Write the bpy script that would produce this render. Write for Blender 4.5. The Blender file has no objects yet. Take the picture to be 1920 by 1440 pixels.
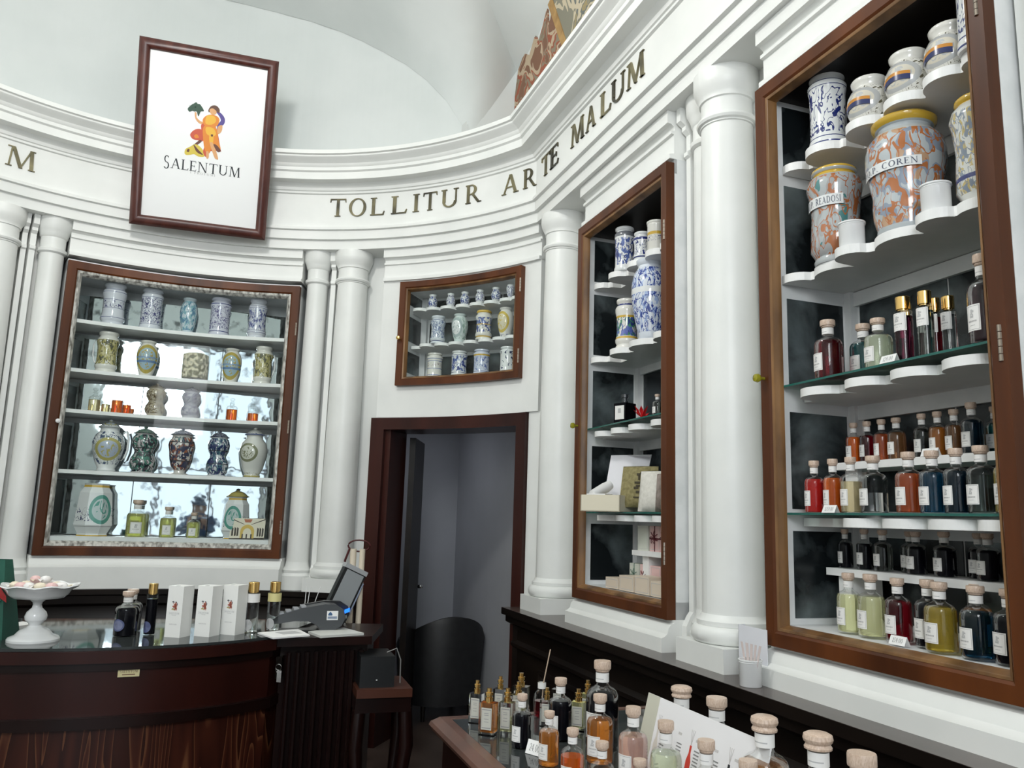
import bpy, bmesh, math, random
from math import sin, cos, pi, radians, degrees, sqrt, atan2
from mathutils import Vector, Matrix
random.seed(7)
S = bpy.context.scene
COL = S.collection

# ------------------------------------------------------------------ camera, world, lights, exposure
FPX, PITCH, ROLL, EYE = 1504.64, .167, .03110818, 1.6
cam = bpy.data.cameras.new('camera'); camo = bpy.data.objects.new('camera', cam); COL.objects.link(camo)
cam.sensor_width = 36; cam.lens = FPX / 1920 * 36; cam.clip_start = .05
_f = Vector((0, cos(PITCH), sin(PITCH))); _u0 = Vector((0, -sin(PITCH), cos(PITCH))); _r0 = Vector((1, 0, 0))
_r = cos(ROLL) * _r0 + sin(ROLL) * _u0; _u = -sin(ROLL) * _r0 + cos(ROLL) * _u0
M4 = Matrix(((_r.x, _u.x, -_f.x, 0), (_r.y, _u.y, -_f.y, 0), (_r.z, _u.z, -_f.z, EYE), (0, 0, 0, 1)))
camo.matrix_world = M4
S.camera = camo
S.view_settings.view_transform = 'Standard'; S.view_settings.look = 'None'
S.view_settings.exposure = 0.3; S.view_settings.gamma = 1; S.view_settings.use_curve_mapping = False
W = bpy.data.worlds.new('world'); S.world = W; W.use_nodes = True
W.node_tree.nodes['Background'].inputs[0].default_value = (.86, .93, 1, 1)
W.node_tree.nodes['Background'].inputs[1].default_value = 1.6

# plan of the room: a nave whose right wall is the plane n.P = WD, ending in a round apse about AC
NA = .34179901
n = Vector((cos(NA), sin(NA))); T = Vector((-sin(NA), cos(NA)))
WD = 1.9036; LD = -2.716
AC = Vector((-1.64, 3.40)); AR = 2.57
def wr(s, o, z):                       # right wall: s metres along it, o metres out of it into the room
    p = n * (WD - o) + T * s; return Vector((p.x, p.y, z))
def wl(s, o, z):
    p = n * (LD + o) + T * s; return Vector((p.x, p.y, z))
RA = AR * pi / 180                      # metres of arc per degree
def ap(s, o, z):                       # apse: s metres of arc
    a = s / AR; return Vector((AC.x + (AR - o) * cos(a), AC.y + (AR - o) * sin(a), z))
def ad(deg, o, z): return ap(deg * RA, o, z)

def area(name, loc, aim, sx, sy, power, col=(1, 1, 1)):
    l = bpy.data.lights.new(name, 'AREA'); l.shape = 'RECTANGLE'; l.size = sx; l.size_y = sy; l.energy = power; l.color = col
    o = bpy.data.objects.new(name, l); COL.objects.link(o); o.location = loc
    o.rotation_euler = (Vector(aim) - Vector(loc)).to_track_quat('-Z', 'Y').to_euler(); return o
p = n * -1.3 + T * -2.40
q = n * -.3 + T * 4
area('daylight_doorway', (p.x, p.y, 3.7), (q.x, q.y, 3.6), 1.5, 1.6, 88, (.95, .98, 1))
ADDED_LIGHT_AT = n * -.8 + T * 2.8
l = bpy.data.lights.new('added_high_light', 'POINT'); l.energy = 142; l.shadow_soft_size = .22; l.color = (1, .985, .95)  # unseen source added under the vault, place and power fitted to wall brightness
o = bpy.data.objects.new('added_high_light', l); COL.objects.link(o); o.location = (ADDED_LIGHT_AT.x, ADDED_LIGHT_AT.y, 5.0)
area('back_room_light', (-1.0, 6.9, 2.4), (-.6, 7.3, 0),   .5, .5, 3.2, (.9, .93, 1))

# ------------------------------------------------------------------ materials
MATS = {}
def nt(name):
    m = bpy.data.materials.new(name); m.use_nodes = True
    return m, m.node_tree, m.node_tree.nodes['Principled BSDF']
def mat(name, c, rough=.5, metal=0, trans=0, ior=1.45, spec=None, emit=None, es=1, alpha=1, coat=0):
    if name in MATS: return MATS[name]
    m, t, b = nt(name)
    b.inputs['Base Color'].default_value = (*c, 1); b.inputs['Roughness'].default_value = rough
    b.inputs['Metallic'].default_value = metal; b.inputs['Transmission Weight'].default_value = trans
    b.inputs['IOR'].default_value = ior; b.inputs['Coat Weight'].default_value = coat
    if emit: b.inputs['Emission Color'].default_value = (*emit, 1); b.inputs['Emission Strength'].default_value = es
    MATS[name] = m; return m
def node(t, ty, **kw):
    x = t.nodes.new(ty)
    for k, v in kw.items():
        if k.startswith('i_'):
            x.inputs[int(k[2:])].default_value = v
        else: setattr(x, k, v)
    return x
def noisy(name, c1, c2, scale=6, rough=.4, stretch=(1, 1, 1), lo=.35, hi=.65, bump=0, metal=0, detail=4, dist=0, rough2=None, coat=0, spec=.5):
    m, t, b = nt(name); L = t.links.new
    tc = node(t, 'ShaderNodeTexCoord'); mp = node(t, 'ShaderNodeMapping'); mp.inputs['Scale'].default_value = stretch
    L(tc.outputs['Object'], mp.inputs[0])
    nz = node(t, 'ShaderNodeTexNoise'); nz.inputs['Scale'].default_value = scale; nz.inputs['Detail'].default_value = detail
    nz.inputs['Distortion'].default_value = dist
    L(mp.outputs[0], nz.inputs['Vector'])
    r = node(t, 'ShaderNodeValToRGB'); r.color_ramp.elements[0].position = lo; r.color_ramp.elements[1].position = hi
    r.color_ramp.elements[0].color = (*c1, 1); r.color_ramp.elements[1].color = (*c2, 1)
    L(nz.outputs[0], r.inputs[0]); L(r.outputs[0], b.inputs['Base Color'])
    b.inputs['Roughness'].default_value = rough; b.inputs['Metallic'].default_value = metal; b.inputs['Coat Weight'].default_value = coat; b.inputs['Specular IOR Level'].default_value = spec
    if bump:
        bp = node(t, 'ShaderNodeBump'); bp.inputs['Strength'].default_value = bump; bp.inputs['Distance'].default_value = .01
        L(nz.outputs[0], bp.inputs['Height']); L(bp.outputs[0], b.inputs['Normal'])
    MATS[name] = m; return m
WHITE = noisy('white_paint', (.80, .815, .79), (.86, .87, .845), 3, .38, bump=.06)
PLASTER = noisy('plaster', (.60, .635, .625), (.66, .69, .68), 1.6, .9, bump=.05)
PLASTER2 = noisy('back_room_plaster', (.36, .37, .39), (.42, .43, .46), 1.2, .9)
INNER = noisy('cabinet_white', (.72, .74, .74), (.82, .83, .83), 9, .45, bump=.15)
SHELFW = noisy('shelf_white', (.80, .81, .80), (.86, .86, .85), 9, .4)
WOOD = noisy('cabinet_wood', (.048, .013, .0035), (.155, .045, .011), 5, .36, (1, 1, .12), .3, .75, bump=.03, spec=.28)
WOOD2 = noisy('raw_wood_bead', (.10, .045, .014), (.26, .13, .045), 10, .4, (1, 1, .3))
SILVER = noisy('worn_silver_bead', (.16, .15, .13), (.66, .65, .60), 40, .4, (1, 1, .4), .35, .6, bump=.4)
MAHOG = noisy('dark_mahogany', (.005, .002, .0015), (.016, .004, .003), 4, .3, (1, 1, .15), .3, .8, spec=.3)
DKWOOD = noisy('near_black_wood', (.005, .0035, .003), (.012, .008, .006), 6, .35, (.3, .3, 1), spec=.22)
LEDGE = noisy('ledge_wood', (.045, .030, .025), (.085, .062, .055), 12, .22)
RED = noisy('red_mahogany', (.016, .003, .002), (.040, .007, .004), 4, .33, (1, 1, .2), .3, .75, spec=.3)
PFRAME = noisy('picture_frame_wood', (.06, .015, .011), (.10, .03, .022), 20, .33, (1, 1, .2))
TABLEW = noisy('table_wood', (.05, .02, .014), (.13, .06, .042), 6, .3)
DOORW = noisy('door_frame_wood', (.018, .004, .003), (.05, .011, .007), 5, .35, (1, 1, .12), .3, .75, spec=.25)
def plank():
    m, t, b = nt('grained_plank'); L = t.links.new
    tc = node(t, 'ShaderNodeTexCoord'); mp = node(t, 'ShaderNodeMapping'); mp.inputs['Scale'].default_value = (9, 9, .9)
    L(tc.outputs['Object'], mp.inputs[0])
    nz = node(t, 'ShaderNodeTexNoise'); nz.inputs['Scale'].default_value = 1.1; nz.inputs['Detail'].default_value = 1.5; nz.inputs['Distortion'].default_value = .6
    L(mp.outputs[0], nz.inputs['Vector'])
    mu = node(t, 'ShaderNodeMath', operation='MULTIPLY', i_1=9.0); L(nz.outputs[0], mu.inputs[0])
    fr = node(t, 'ShaderNodeMath', operation='FRACT'); L(mu.outputs[0], fr.inputs[0])
    r = node(t, 'ShaderNodeValToRGB'); e = r.color_ramp.elements
    e[0].position = 0; e[0].color = (.022, .005, .003, 1); e[1].position = .8; e[1].color = (.05, .012, .006, 1)
    x = e.new(.95); x.color = (.12, .045, .02, 1)
    L(fr.outputs[0], r.inputs[0]); L(r.outputs[0], b.inputs['Base Color']); b.inputs['Roughness'].default_value = .35; b.inputs['Specular IOR Level'].default_value = .3
    return m
PLANK = plank()
FLOOR = noisy('floor_stone', (.035, .022, .018), (.07, .05, .042), 3, .3)
def darkmirror(name, c1, c2, rough=.22):
    m = noisy(name, c1, c2, 4, rough, lo=.45, hi=.80, metal=.35, detail=12, dist=.3, bump=.03); return m
DMIR = darkmirror('aged_dark_mirror', (.012, .016, .018), (.24, .29, .30), .25)
def mirror():
    m, t, b = nt('old_mirror'); L = t.links.new
    b.inputs['Metallic'].default_value = 1
    tc = node(t, 'ShaderNodeTexCoord'); nz = node(t, 'ShaderNodeTexNoise'); nz.inputs['Scale'].default_value = 7; nz.inputs['Detail'].default_value = 2
    L(tc.outputs['Object'], nz.inputs['Vector'])
    bp = node(t, 'ShaderNodeBump'); bp.inputs['Strength'].default_value = .25; bp.inputs['Distance'].default_value = .004
    L(nz.outputs[0], bp.inputs['Height']); L(bp.outputs[0], b.inputs['Normal']); b.inputs['Roughness'].default_value = .035
    n2 = node(t, 'ShaderNodeTexNoise'); n2.inputs['Scale'].default_value = 9; n2.inputs['Detail'].default_value = 8
    L(tc.outputs['Object'], n2.inputs['Vector'])
    r = node(t, 'ShaderNodeValToRGB'); r.color_ramp.elements[0].position = .30; r.color_ramp.elements[1].position = .42
    r.color_ramp.elements[0].color = (.16, .18, .19, 1); r.color_ramp.elements[1].color = (.55, .61, .64, 1)
    L(n2.outputs[0], r.inputs[0]); L(r.outputs[0], b.inputs['Base Color'])
    return m
MIRROR = mirror()
def thin_glass(name, tint=(1, 1, 1), ior=1.45, boost=1.0, rough=0.0):
    m = bpy.data.materials.new(name); m.use_nodes = True; t = m.node_tree; t.nodes.clear(); L = t.links.new
    o = node(t, 'ShaderNodeOutputMaterial'); mx = node(t, 'ShaderNodeMixShader'); tr = node(t, 'ShaderNodeBsdfTransparent'); g = node(t, 'ShaderNodeBsdfGlossy')
    tr.inputs[0].default_value = (*tint, 1); g.inputs['Roughness'].default_value = rough
    fr = node(t, 'ShaderNodeFresnel'); fr.inputs[0].default_value = ior
    mu = node(t, 'ShaderNodeMath', operation='MULTIPLY', i_1=boost); L(fr.outputs[0], mu.inputs[0])
    L(mu.outputs[0], mx.inputs[0]); L(tr.outputs[0], mx.inputs[1]); L(g.outputs[0], mx.inputs[2]); L(mx.outputs[0], o.inputs[0])
    return m
PANE = thin_glass('window_glass', (.97, .985, .98), 1.5, .13)
BGLASS = thin_glass('bottle_glass', (.97, .98, .975), 1.42, .30)
SHELFG = thin_glass('shelf_glass', (.80, .93, .89), 1.5)
GEDGE = mat('glass_edge', (.02, .16, .13), .1, trans=.3)
CTOPG = mat('counter_glass', (.035, .04, .04), .04, ior=1.38)
GOLD = mat('gold_metal', (.75, .50, .18), .18, 1)
GOLD2 = noisy('gold_leaf_letter', (.05, .045, .03), (.26, .23, .13), 5, .35, metal=.5)
CORK = noisy('pale_wood_stopper', (.50, .36, .27), (.66, .52, .42), 30, .35)
LABEL = mat('label_paper', (.82, .81, .79), .6); INK = mat('label_ink', (.30, .30, .30), .6); INK2 = mat('label_ink_grey', (.5, .5, .5), .6)
PAPER = mat('paper_white', (.85, .85, .84), .6); CARDW = mat('white_card_box', (.86, .86, .83), .45)
CREAM = mat('cream_card', (.74, .69, .55), .5)
CERAM = mat('white_glazed_ceramic', (.82, .83, .83), .12, coat=.5)
BLACKP = mat('black_plastic', (.012, .013, .014), .35); GREYP = mat('dark_grey_plastic', (.06, .065, .07), .4)
LIQ = {}
def liq(name):
    cols = dict(red=(.85, .035, .03), darkred=(.30, .008, .02), orange=(.92, .20, .02), amber=(.86, .33, .05), paleamber=(.93, .80, .50), clear=(.97, .98, .97), brown=(.50, .24, .10), blue=(.03, .22, .42), darkblue=(.015, .08, .16),
        teal=(.03, .32, .34), greyteal=(.40, .50, .48), lemon=(.95, .95, .58), olive=(.78, .60, .10), green=(.84, .90, .68), pink=(.90, .58, .50), greygreen=(.36, .39, .36), purple=(.22, .03, .08), rust=(.75, .17, .05), yellowgreen=(.88, .88, .32), darkgreen=(.10, .15, .10), black=(.004, .004, .006))
    TRN = dict(black=0, red=.68, orange=.72, amber=.82, paleamber=.75, rust=.78, pink=.72, green=.75, lemon=.75, yellowgreen=.75, olive=.8, teal=.9, blue=.93, darkblue=.95, darkred=.93, brown=.85)
    if name in LIQ: return LIQ[name]
    c = cols[name]; dark = max(c) < .05
    LIQ[name] = mat('liquid_' + name, c, 0 if not dark else .05, 0, TRN.get(name, 1), 1.33)
    if dark: LIQ[name].node_tree.nodes['Principled BSDF'].inputs['Specular IOR Level'].default_value = .12
    return LIQ[name]

def majolica(name, ground, c1, c2=None, c3=None, zone=(.12, .85), bands=(), scale=7.0, seed=0., amount=.05, blot=.0, cover=0., medal=None):
    """glazed ceramic: curling brush lines and leaf blots in a zone of the jar, painted rings, optional medallion"""
    m, t, b = nt('majolica_' + name); L = t.links.new
    uv = node(t, 'ShaderNodeUVMap'); sp = node(t, 'ShaderNodeSeparateXYZ'); L(uv.outputs[0], sp.inputs[0])
    def mth(op, a, bb=None, c=None):
        x = node(t, 'ShaderNodeMath', operation=op)
        for i, q in enumerate((a, bb, c)):
            if q is None: continue
            if isinstance(q, (int, float)): x.inputs[i].default_value = q
            else: L(q, x.inputs[i])
        return x.outputs[0]
    U, V = sp.outputs[0], sp.outputs[1]
    cb = node(t, 'ShaderNodeCombineXYZ'); L(mth('MULTIPLY', U, 2.6), cb.inputs[0]); L(V, cb.inputs[1]); cb.inputs[2].default_value = seed
    nz = node(t, 'ShaderNodeTexNoise'); nz.inputs['Scale'].default_value = scale; nz.inputs['Detail'].default_value = 1.5; nz.inputs['Distortion'].default_value = 1.6
    L(cb.outputs[0], nz.inputs['Vector'])
    n2 = node(t, 'ShaderNodeTexNoise'); n2.inputs['Scale'].default_value = scale * 1.5; n2.inputs['Detail'].default_value = 1; n2.inputs['Distortion'].default_value = .6
    mp = node(t, 'ShaderNodeMapping'); mp.inputs['Location'].default_value = (3.1, 5.2, 1.7); L(cb.outputs[0], mp.inputs[0]); L(mp.outputs[0], n2.inputs['Vector'])
    n3 = node(t, 'ShaderNodeTexNoise'); n3.inputs['Scale'].default_value = scale * .8; n3.inputs['Detail'].default_value = 2
    mp3 = node(t, 'ShaderNodeMapping'); mp3.inputs['Location'].default_value = (7.1, 1.2, 4.7); L(cb.outputs[0], mp3.inputs[0]); L(mp3.outputs[0], n3.inputs['Vector'])
    inz = mth('MULTIPLY', mth('GREATER_THAN', V, zone[0]), mth('LESS_THAN', V, zone[1]))
    cur = [None]
    def mix(prev, fac, col):
        x = node(t, 'ShaderNodeMix', data_type='RGBA'); L(fac, x.inputs[0])
        if isinstance(prev, tuple): x.inputs[6].default_value = (*prev, 1)
        else: L(prev, x.inputs[6])
        x.inputs[7].default_value = (*col, 1); return x.outputs[2]
    c = ground
    if cover and c3: c = mix(c, mth('MULTIPLY', inz, mth('GREATER_THAN', n3.outputs[0], 1 - cover)), c3)
    if c2: c = mix(c, mth('MULTIPLY', inz, mth('GREATER_THAN', n2.outputs[0], .60 - blot)), c2)
    c = mix(c, mth('MULTIPLY', inz, mth('GREATER_THAN', n2.outputs[0], .665 - blot * .4)), c1)
    c = mix(c, mth('MULTIPLY', inz, mth('LESS_THAN', mth('ABSOLUTE', mth('SUBTRACT', nz.outputs[0], .5)), amount * .35)), c1)
    if medal:                                       # (v centre, v radius, u radius, ring colour, field colour)
        vc, rv, ru, rc, fc = medal
        dv = mth('DIVIDE', mth('SUBTRACT', V, vc), rv); du = mth('DIVIDE', mth('SUBTRACT', U, .5), ru)
        d = mth('SQRT', mth('ADD', mth('MULTIPLY', dv, dv), mth('MULTIPLY', du, du)))
        c = mix(c, mth('LESS_THAN', d, 1.0), rc); c = mix(c, mth('LESS_THAN', d, .74), fc)
        c = mix(c, mth('MULTIPLY', mth('LESS_THAN', d, .62), mth('GREATER_THAN', nz.outputs[0], .56)), rc)
    for v0, v1, bc in bands:
        c = mix(c, mth('MULTIPLY', mth('GREATER_THAN', V, v0), mth('LESS_THAN', V, v1)), bc)
    L(c, b.inputs['Base Color']); b.inputs['Roughness'].default_value = .16; b.inputs['Coat Weight'].default_value = .6
    return m
CW = (.74, .76, .76); CWW = (.72, .71, .66); BL = (.018, .03, .16); BL2 = (.10, .15, .38); LV = (.50, .52, .66)
YE = (.62, .40, .05); OR = (.52, .16, .04); TE = (.05, .22, .22); GR = (.08, .24, .16); BK = (.03, .03, .035); OL = (.30, .27, .10)

# ------------------------------------------------------------------ mesh builder
class MB:
    def __init__(s, mp=None): s.v = []; s.f = []; s.m = []; s.uv = []; s.mp = mp
    def add(s, vs, fs, mi=0, uvs=None):
        o = len(s.v); s.v += [tuple(x) for x in vs]
        s.uv += list(uvs) if uvs else [(0, 0)] * len(vs)
        for f in fs: s.f.append(tuple(i + o for i in f)); s.m.append(mi)
    def box(s, a0, a1, b0, b1, c0, c1, mi=0, ns=None):
        if ns is None: ns = max(1, int(abs(a1 - a0) / .06)) if s.mp in (ap,) else 1
        vs = []; fs = []
        for i in range(ns + 1):
            a = a0 + (a1 - a0) * i / ns
            vs += [(a, b0, c0), (a, b1, c0), (a, b1, c1), (a, b0, c1)]
        for i in range(ns):
            k = i * 4
            for j in range(4): fs.append((k + j, k + (j + 1) % 4, k + 4 + (j + 1) % 4, k + 4 + j))
        fs += [(3, 2, 1, 0), (ns * 4, ns * 4 + 1, ns * 4 + 2, ns * 4 + 3)]
        s.add(vs, fs, mi); return s
    def sweep(s, a0, a1, prof, mi=0, ns=None):     # closed profile (b, c) swept along a
        if ns is None: ns = max(1, int(abs(a1 - a0) / .05)) if s.mp in (ap,) else 1
        k = len(prof); vs = []; fs = []
        for i in range(ns + 1):
            a = a0 + (a1 - a0) * i / ns; vs += [(a, q[0], q[1]) for q in prof]
        for i in range(ns):
            for j in range(k): fs.append((i * k + j, i * k + (j + 1) % k, (i + 1) * k + (j + 1) % k, (i + 1) * k + j))
        fs += [tuple(range(k - 1, -1, -1)), tuple(ns * k + j for j in range(k))]
        s.add(vs, fs, mi); return s
    def prism(s, poly, c0, c1, mi=0, side=None):   # polygon in (a, b) extruded along c
        k = len(poly); vs = [(x, y, c0) for x, y in poly] + [(x, y, c1) for x, y in poly]
        fs = [(j, (j + 1) % k, k + (j + 1) % k, k + j) for j in range(k)]
        s.add(vs, fs, mi if side is None else side); s.add(vs, [tuple(range(k - 1, -1, -1)), tuple(range(k, 2 * k))], mi); return s
    def xprism(s, poly, b0, b1, mi=0):             # polygon in (a, c) extruded along b
        k = len(poly); vs = [(x, b0, y) for x, y in poly] + [(x, b1, y) for x, y in poly]
        fs = [(j, (j + 1) % k, k + (j + 1) % k, k + j) for j in range(k)] + [tuple(range(k - 1, -1, -1)), tuple(range(k, 2 * k))]
        s.add(vs, fs, mi); return s
    def lathe(s, prof, seg=28, cx=0, cy=0, cz=0, mi=0, sx=1, sy=1, a0=0, a1=2 * pi, phase=-pi / 2):
        # u = .5 faces -Y
        k = len(prof); vs = []; uvs = []; fs = []
        zl = prof[0][1]; zh = max(q[1] for q in prof); full = abs(a1 - a0 - 2 * pi) < 1e-6
        for i in range(seg + 1):
            u = i / seg; a = phase - pi + a0 + (a1 - a0) * u
            for r, z in prof: vs.append((cx + r * cos(a) * sx, cy + r * sin(a) * sy, cz + z)); uvs.append((u, (z - zl) / max(1e-6, zh - zl)))
        for i in range(seg):
            for j in range(k - 1):
                q = (i * k + j, (i + 1) * k + j, (i + 1) * k + j + 1, i * k + j + 1)
                if prof[j][0] < 1e-6: q = (q[0], q[2], q[3])
                elif prof[j + 1][0] < 1e-6: q = (q[0], q[1], q[2])
                fs.append(q)
        s.add(vs, fs, mi, uvs); return s
    def tube(s, pts, r, seg=8, mi=0, closed=False):
        pts = [Vector(q) for q in pts]; nn = len(pts); vs = []; fs = []
        rr = r if isinstance(r, (list, tuple)) else [r] * nn
        for i, q in enumerate(pts):
            d = (pts[(i + 1) % nn] - pts[i - 1]) if closed else (pts[min(i + 1, nn - 1)] - pts[max(i - 1, 0)])
            d.normalize(); up = Vector((0, 0, 1)) if abs(d.z) < .9 else Vector((1, 0, 0))
            x = d.cross(up).normalized(); y = x.cross(d)
            for j in range(seg): vs.append(q + x * cos(2 * pi * j / seg) * rr[i] + y * sin(2 * pi * j / seg) * rr[i])
        for i in range(nn if closed else nn - 1):
            for j in range(seg): fs.append((i * seg + j, i * seg + (j + 1) % seg, ((i + 1) % nn) * seg + (j + 1) % seg, ((i + 1) % nn) * seg + j))
        if not closed: fs += [tuple(range(seg - 1, -1, -1)), tuple((nn - 1) * seg + j for j in range(seg))]
        s.add(vs, fs, mi); return s
    def frame(s, a0, a1, c0, c1, prof, ns=1, mi=0):  # closed profile (inset, b) mitred round the rectangle a0..a1 x c0..c1
        path = []
        for i in range(ns): path.append((a0 + (a1 - a0) * i / ns, c0, 1 if i == 0 else 0, 1))
        path.append((a1, c0, -1, 1)); path.append((a1, c1, -1, -1))
        for i in range(1, ns): path.append((a1 + (a0 - a1) * i / ns, c1, 0, -1))
        path.append((a0, c1, 1, -1))
        sg = 1 if a1 > a0 else -1
        k = len(prof); N = len(path); vs = []; fs = []
        for a, c, da, dc in path: vs += [(a + sg * da * q[0], q[1], c + dc * q[0]) for q in prof]
        for i in range(N):
            for j in range(k): fs.append((i * k + j, i * k + (j + 1) % k, ((i + 1) % N) * k + (j + 1) % k, ((i + 1) % N) * k + j))
        s.add(vs, fs, mi); return s
    def mesh(s, name, mats, smooth=None):
        me = bpy.data.meshes.new(name)
        vs = [tuple(s.mp(*v)) for v in s.v] if s.mp else s.v
        me.from_pydata(vs, [], s.f)
        for m in mats: me.materials.append(m)
        me.polygons.foreach_set('material_index', s.m)
        ul = me.uv_layers.new(name='UVMap')
        idx = [0] * len(me.loops); me.loops.foreach_get('vertex_index', idx)
        fl = []
        for i in idx: fl += s.uv[i]
        ul.data.foreach_set('uv', fl)
        bm = bmesh.new(); bm.from_mesh(me)
        bmesh.ops.recalc_face_normals(bm, faces=bm.faces); bm.to_mesh(me); bm.free()
        if smooth is not None:
            me.polygons.foreach_set('use_smooth', [True] * len(me.polygons)); me.set_sharp_from_angle(angle=radians(smooth))
        return me
    def ob(s, name, mats, parent=None, smooth=None):
        if not isinstance(mats, (list, tuple)): mats = [mats]
        return link(name, s.mesh(name, mats, smooth), parent)
def link(name, me, parent=None):
    o = bpy.data.objects.new(name, me); COL.objects.link(o)
    if parent: o.parent = parent
    return o
def tag(o, label, cat, group=None):
    o['label'] = label; o['category'] = cat
    if group: o['group'] = group
    return o
def struct(o, label=None):
    o['kind'] = 'structure'
    if label: o['label'] = label
    return o
def thing(name, label, cat, loc=(0, 0, 0), rz=0, group=None, scale=None):
    o = bpy.data.objects.new(name, None); COL.objects.link(o); o.location = loc; o.rotation_euler = (0, 0, rz); o.empty_display_size = .05
    if scale: o.scale = scale
    return tag(o, label, cat, group)

# ------------------------------------------------------------------ Roman capital letters drawn as polygons
def _arc(cx, cy, rx, ry, a0, a1, tx, ty, k=14):
    r = []
    for i in range(k):
        a = radians(a0 + (a1 - a0) * i / k); b = radians(a0 + (a1 - a0) * (i + 1) / k)
        r.append([(cx + rx * cos(a), cy + ry * sin(a)), (cx + rx * cos(b), cy + ry * sin(b)), (cx + (rx - tx) * cos(b), cy + (ry - ty) * sin(b)), (cx + (rx - tx) * cos(a), cy + (ry - ty) * sin(a))])
    return r
def _v(x, y0=0, y1=1, w=.13): return [[(x, y0), (x + w, y0), (x + w, y1), (x, y1)]]
def _h(x0, x1, y, w=.055): return [[(x0, y), (x1, y), (x1, y + w), (x0, y + w)]]
def _d(x0, y0, x1, y1, w): return [[(x0, y0), (x0 + w, y0), (x1 + w, y1), (x1, y1)]]
def _s(x, y, w=.27): return [[(x - w / 2, y), (x + w / 2, y), (x + w / 2, y + .04), (x - w / 2, y + .04)]]
GL = {
 'I': (.34, _v(.10) + _s(.165, 0) + _s(.165, .96)),
 'T': (.80, _v(.33) + _s(.395, 0) + _h(.03, .76, .945) + [[(.03, .95), (.08, .95), (.05, .80), (.02, .80)], [(.71, .95), (.76, .95), (.77, .80), (.74, .80)]]),
 'L': (.66, _v(.08) + _s(.145, .96) + _h(.02, .60, 0) + [[(.55, .05), (.60, .0), (.64, .22), (.61, .22)]]),
 'E': (.66, _v(.08) + _h(.02, .58, 0) + _h(.02, .56, .945) + _h(.2, .46, .49, .05) + [[(.54, .05), (.58, 0), (.62, .2), (.59, .2)], [(.52, .95), (.56, .95), (.57, .8), (.54, .8)], [(.44, .4), (.47, .4), (.47, .62), (.44, .62)]]),
 'M': (1.05, _d(.10, 0, .17, 1, .06) + _s(.13, 0, .22) + _d(.48, 0, .17, 1, .13) + _d(.50, 0, .82, 1, .055) + _d(.85, 0, .80, 1, .13) + _s(.92, 0, .24) + _s(.14, .96, .2) + _s(.90, .96, .2)),
 'A': (.88, _d(.10, 0, .40, 1, .055) + _d(.66, 0, .38, 1, .13) + _h(.22, .65, .32, .05) + _s(.12, 0, .22) + _s(.74, 0, .26)),
 'U': (.90, _v(.10, .3) + _v(.70, .3, 1, .06) + _s(.165, .96) + _s(.73, .96, .24) + _arc(.43, .33, .33, .33, 180, 360, .11, .07)),
 'R': (.82, _v(.10) + _s(.165, 0) + _h(.03, .35, .945) + _h(.2, .38, .46, .05) + _arc(.33, .73, .27, .27, -90, 90, .13, .055) + _d(.66, 0, .32, .5, .14) + _s(.76, 0, .2)),
 'P': (.72, _v(.10) + _s(.165, 0) + _h(.03, .35, .945) + _h(.2, .38, .43, .05) + _arc(.33, .715, .29, .285, -90, 90, .13, .055)),
 'F': (.60, _v(.08) + _s(.145, 0) + _h(.02, .54, .945) + _h(.2, .44, .49, .05) + [[(.50, .95), (.54, .95), (.55, .8), (.52, .8)]]),
 'O': (.94, _arc(.47, .5, .42, .52, 0, 360, .13, .05, 28)),
 'Q': (.94, _arc(.47, .5, .42, .52, 0, 360, .13, .05, 28) + _d(.8, -.25, .4, .03, .14)),
 'C': (.80, _arc(.46, .5, .42, .52, 50, 310, .13, .05, 22)),
 'D': (.88, _v(.10) + _h(.03, .40, 0) + _h(.03, .40, .945) + _arc(.38, .5, .42, .5, -90, 90, .13, .055)),
 'S': (.60, _arc(.30, .74, .22, .27, 30, 270, .10, .055) + _arc(.28, .26, .25, .27, -150, 90, .11, .055)),
 'N': (.95, _v(.12, 0, 1, .055) + _v(.75, 0, 1, .055) + _d(.70, 0, .10, 1, .13) + _s(.14, 0, .22) + _s(.78, .96, .22) + _s(.12, .96, .2)),
 'G': (.86, _arc(.46, .5, .42, .52, 50, 350, .13, .05, 22) + _v(.72, .05, .42, .13)),
 'B': (.72, _v(.10) + _h(.03, .36, 0) + _h(.03, .34, .945) + _h(.2, .36, .49, .05) + _arc(.32, .73, .24, .27, -90, 90, .12, .055) + _arc(.34, .27, .29, .27, -90, 90, .12, .055)),
 '.': (.25, [[(.05, 0), (.17, 0), (.17, .12), (.05, .12)]]), ' ': (.4, []),
 '0': (.6, _arc(.3, .5, .26, .5, 0, 360, .09, .05, 20)), '1': (.35, _v(.12) + _s(.18, 0)), '2': (.55, _arc(.27, .72, .23, .28, -30, 160, .08, .05) + _d(.04, 0, .40, .6, .09) + _h(.04, .5, 0)),
 '9': (.55, _arc(.27, .68, .23, .32, 0, 360, .08, .05, 20) + _d(.22, 0, .42, .6, .08)), ',': (.2, [[(.05, -.12), (.12, .12), (.16, .12), (.1, -.12)]]), '5': (.55, _arc(.25, .3, .25, .3, -150, 100, .09, .05) + _h(.1, .5, .945) + _v(.1, .55, 1, .06)),
 '8': (.55, _arc(.27, .73, .2, .27, 0, 360, .07, .05, 18) + _arc(.27, .26, .24, .26, 0, 360, .08, .05, 18)), '4': (.6, _v(.36, 0, 1, .09) + _h(.02, .56, .28) + _d(.02, .3, .34, 1, .06)),
}
def text_quads(txt, track=.06):
    x = 0; out = []
    for ch in txt:
        w, ps = GL[ch]; out.append([[(a + x, b) for a, b in q] for q in ps]); x += w + track
    return out, x - track

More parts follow.
